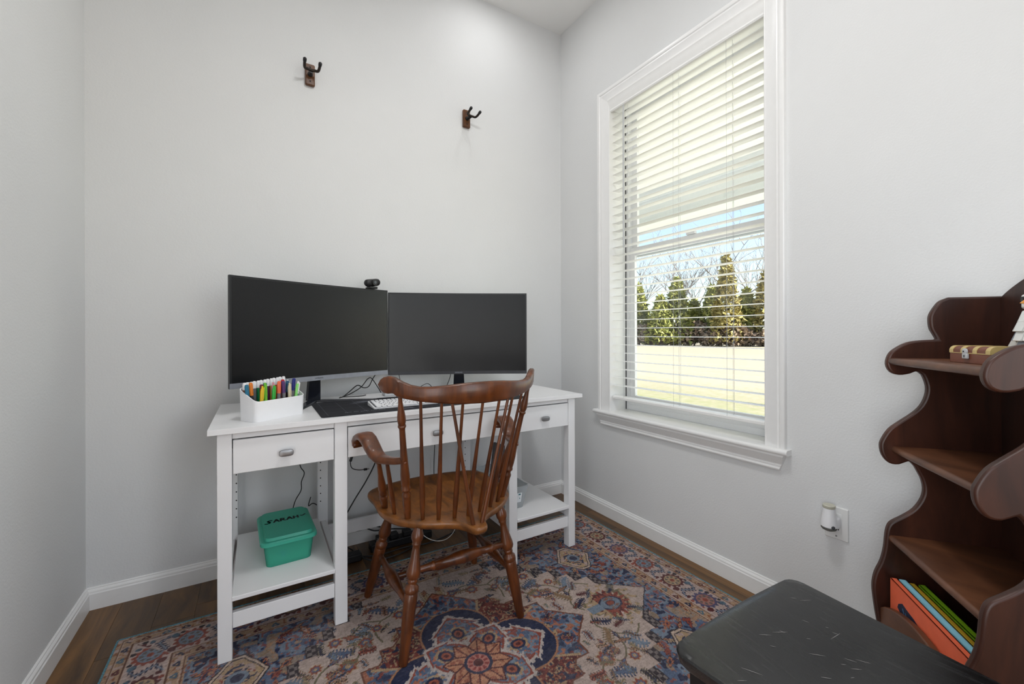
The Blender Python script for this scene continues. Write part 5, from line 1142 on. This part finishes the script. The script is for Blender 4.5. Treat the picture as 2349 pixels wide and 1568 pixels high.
for k in range(4):
    c_ = sq_(.176 + .006 * k, .098 - .004 * k, 1.030 + .019 * k); obj('wing_plate', MB().obox(c_, (wdv * .8 + Vector((0, 0, .6))).normalized(), (Vector((0, 0, .8)) - wdv * .6).normalized(), ddv, .020, .026, .005), 'toywhite', bd, bevel=.0008)
h_ = sq_(.228, .085, 1.128); obj('head', MB().obox(h_, wdv, ddv, (0, 0, 1), .044, .042, .034), 'toywhite', bd, bevel=.006); obj('beak', MB().loft([[h_ + wdv * a + ddv * .021 + Vector((0, 0, b)) for a, b in ((-.006, -.006), (.006, -.006), (.006, .006), (-.006, .006))], [h_ + ddv * .034 + Vector((0, 0, -.004)) + wdv * a for a in (-.001, .001, .001, -.001)]]), mat('toy_orange', (224, 150, 50), .4), bd)
for s in (-1, 1): obj('eye', MB().lathe(h_ + wdv * s * .012 + ddv * .020 + Vector((0, 0, .006)), h_ + wdv * s * .012 + ddv * .0235 + Vector((0, 0, .006)), [(0, .006), (1, .005)], 10), 'plastic', bd)

# ------------------------------------------------------------------ wall outlet with plug-in air freshener
ol = thing('wall_outlet', (XR, .676, .394), 'white duplex outlet cover low on the wall beside the dark shelf', 'outlet')
OY0, OY1, OZ0, OZ1 = .641, .711, .337, .451
obj('cover_plate', MB().loft([[(XR - d, .676 + (a - .676) * s, .394 + (b - .394) * s) for a, b in rrect(OY0, OY1, OZ0, OZ1, .003, 3)] for d, s in ((.0003, 1), (.004, .995), (.006, .95))]), 'plate', ol, angle=30)
obj('socket_face', MB().box(XR - .0072, XR - .006, .659, .693, .360, .428), 'plate', ol, bevel=.0004)
for y_ in (.669, .682):
    obj('slot', MB().box(XR - .0076, XR - .0071, y_ - .0012, y_ + .0012, .371, .380), 'slot', ol, smooth=False)
obj('screw', MB().lathe((XR - .006, .676, .349), (XR - .0075, .676, .349), [(0, .003), (1, .0025)], 10), 'knob', ol)
af = thing('air_freshener', (XR - .03, .684, .39), 'white plug-in air freshener in the wall outlet', 'air freshener')
AY, AX = .684, XR - .040
obj('plug_body', MB().loft([[(XR - .0085 - d, .6795 + (a - .6795) * s, .398 + (b - .398) * s) for a, b in rrect(.6595, .6995, .378, .424, .012, 5)] for d, s in ((0, .9), (.006, 1), (.022, 1), (.030, .8))]), 'white', af, angle=40)
obj('housing', MB().lathe((AX, AY, .381), (AX, AY, .452), [(0, .010), (.04, .019), (.12, .0245), (.30, .0238), (.6, .0208), (.85, .0185), (1, .0178)], 22), 'white', af, angle=40)
obj('refill_cap', MB().lathe((AX, AY, .452), (AX, AY, .463), [(0, .0180), (.1, .0188), (.85, .0186), (1, .017)], 22), 'ivory', af, angle=40)
obj('grey_collar', MB().lathe((AX, AY, .374), (AX, AY, .3835), [(0, .012), (.5, .021), (1, .0238)], 20), mat('freshener_grey', (110, 110, 104), .5), af, angle=40)
bdir = Vector((-.62, -.75, 0)).normalized(); pc = Vector((AX, AY, .392)) + bdir * .0235
obj('dial', MB().lathe(pc, pc + bdir * .0022, [(0, .0058), (.8, .0058), (1, .005)], 14), 'kbody', af)

# ------------------------------------------------------------------ guitar hangers on the desk wall
def hanger(x0, x1, z0, z1, yaw, label, twist):
    xc = (x0 + x1) / 2; zc_ = (z0 + z1) / 2; t = thing('wall_hanger', (xc, YB, zc_), label, 'hook', 'guitar hangers on the desk wall')
    pl = obj('back_plate', MB().prism([(x0, z0), (x1, z0), (x1, z1), (x0, z1)], lambda a, b, h: (a, h, b), YB - .0005, YB - .019), 'hookwood', t, bevel=.0045, seg=1)
    for zz in (zc_ + .034, zc_ - .032): obj('screw_hole', MB().lathe((xc, YB - .0188, zz), (xc, YB - .0196, zz), [(0, .0042), (1, .0035)], 10), 'slot', pl)
    R = Matrix.Rotation(yaw, 3, 'Z'); hub = Vector((xc, YB - .019, zc_ - .001)); fwd = R @ Vector((0, -1, 0)); lat = R @ Vector((math.cos(twist), 0, math.sin(twist)))
    obj('post', MB().lathe(hub + Vector((0, .002, 0)), hub + fwd * .032, [(0, .0115), (.25, .0115), (.3, .0095), (1, .0090)], 14), 'blackmetal', t)
    for s in (-1, 1):
        p = [hub + fwd * .033 + Vector((0, 0, .004)), hub + fwd * .034 + lat * s * .016 + Vector((0, 0, .005)), hub + fwd * .042 + lat * s * .028 + Vector((0, 0, .003)), hub + fwd * .058 + lat * s * .0315 + Vector((0, 0, .008)), hub + fwd * .080 + lat * s * .0325 + Vector((0, 0, .020))]
        q = smooth_path(p, 5); ar = obj('prong', MB().tube(q, .0064, 10), 'bronze', t)
        d = (q[-1] - q[-3]).normalized(); obj('rubber_tip', MB().lathe(q[-1] - d * .012, q[-1] + d * .006, [(0, .0072), (.3, .0080), (.8, .0080), (1, .005)], 12), 'plastic', ar)
hanger(.201, .243, 2.251, 2.353, math.radians(2), 'wooden-backed guitar hanger facing straight out on the wall above the silver-edged monitor', 0)
hanger(1.024, 1.068, 2.256, 2.358, math.radians(13), 'wooden-backed guitar hanger swivelled aside on the wall nearest the room corner', math.radians(0))
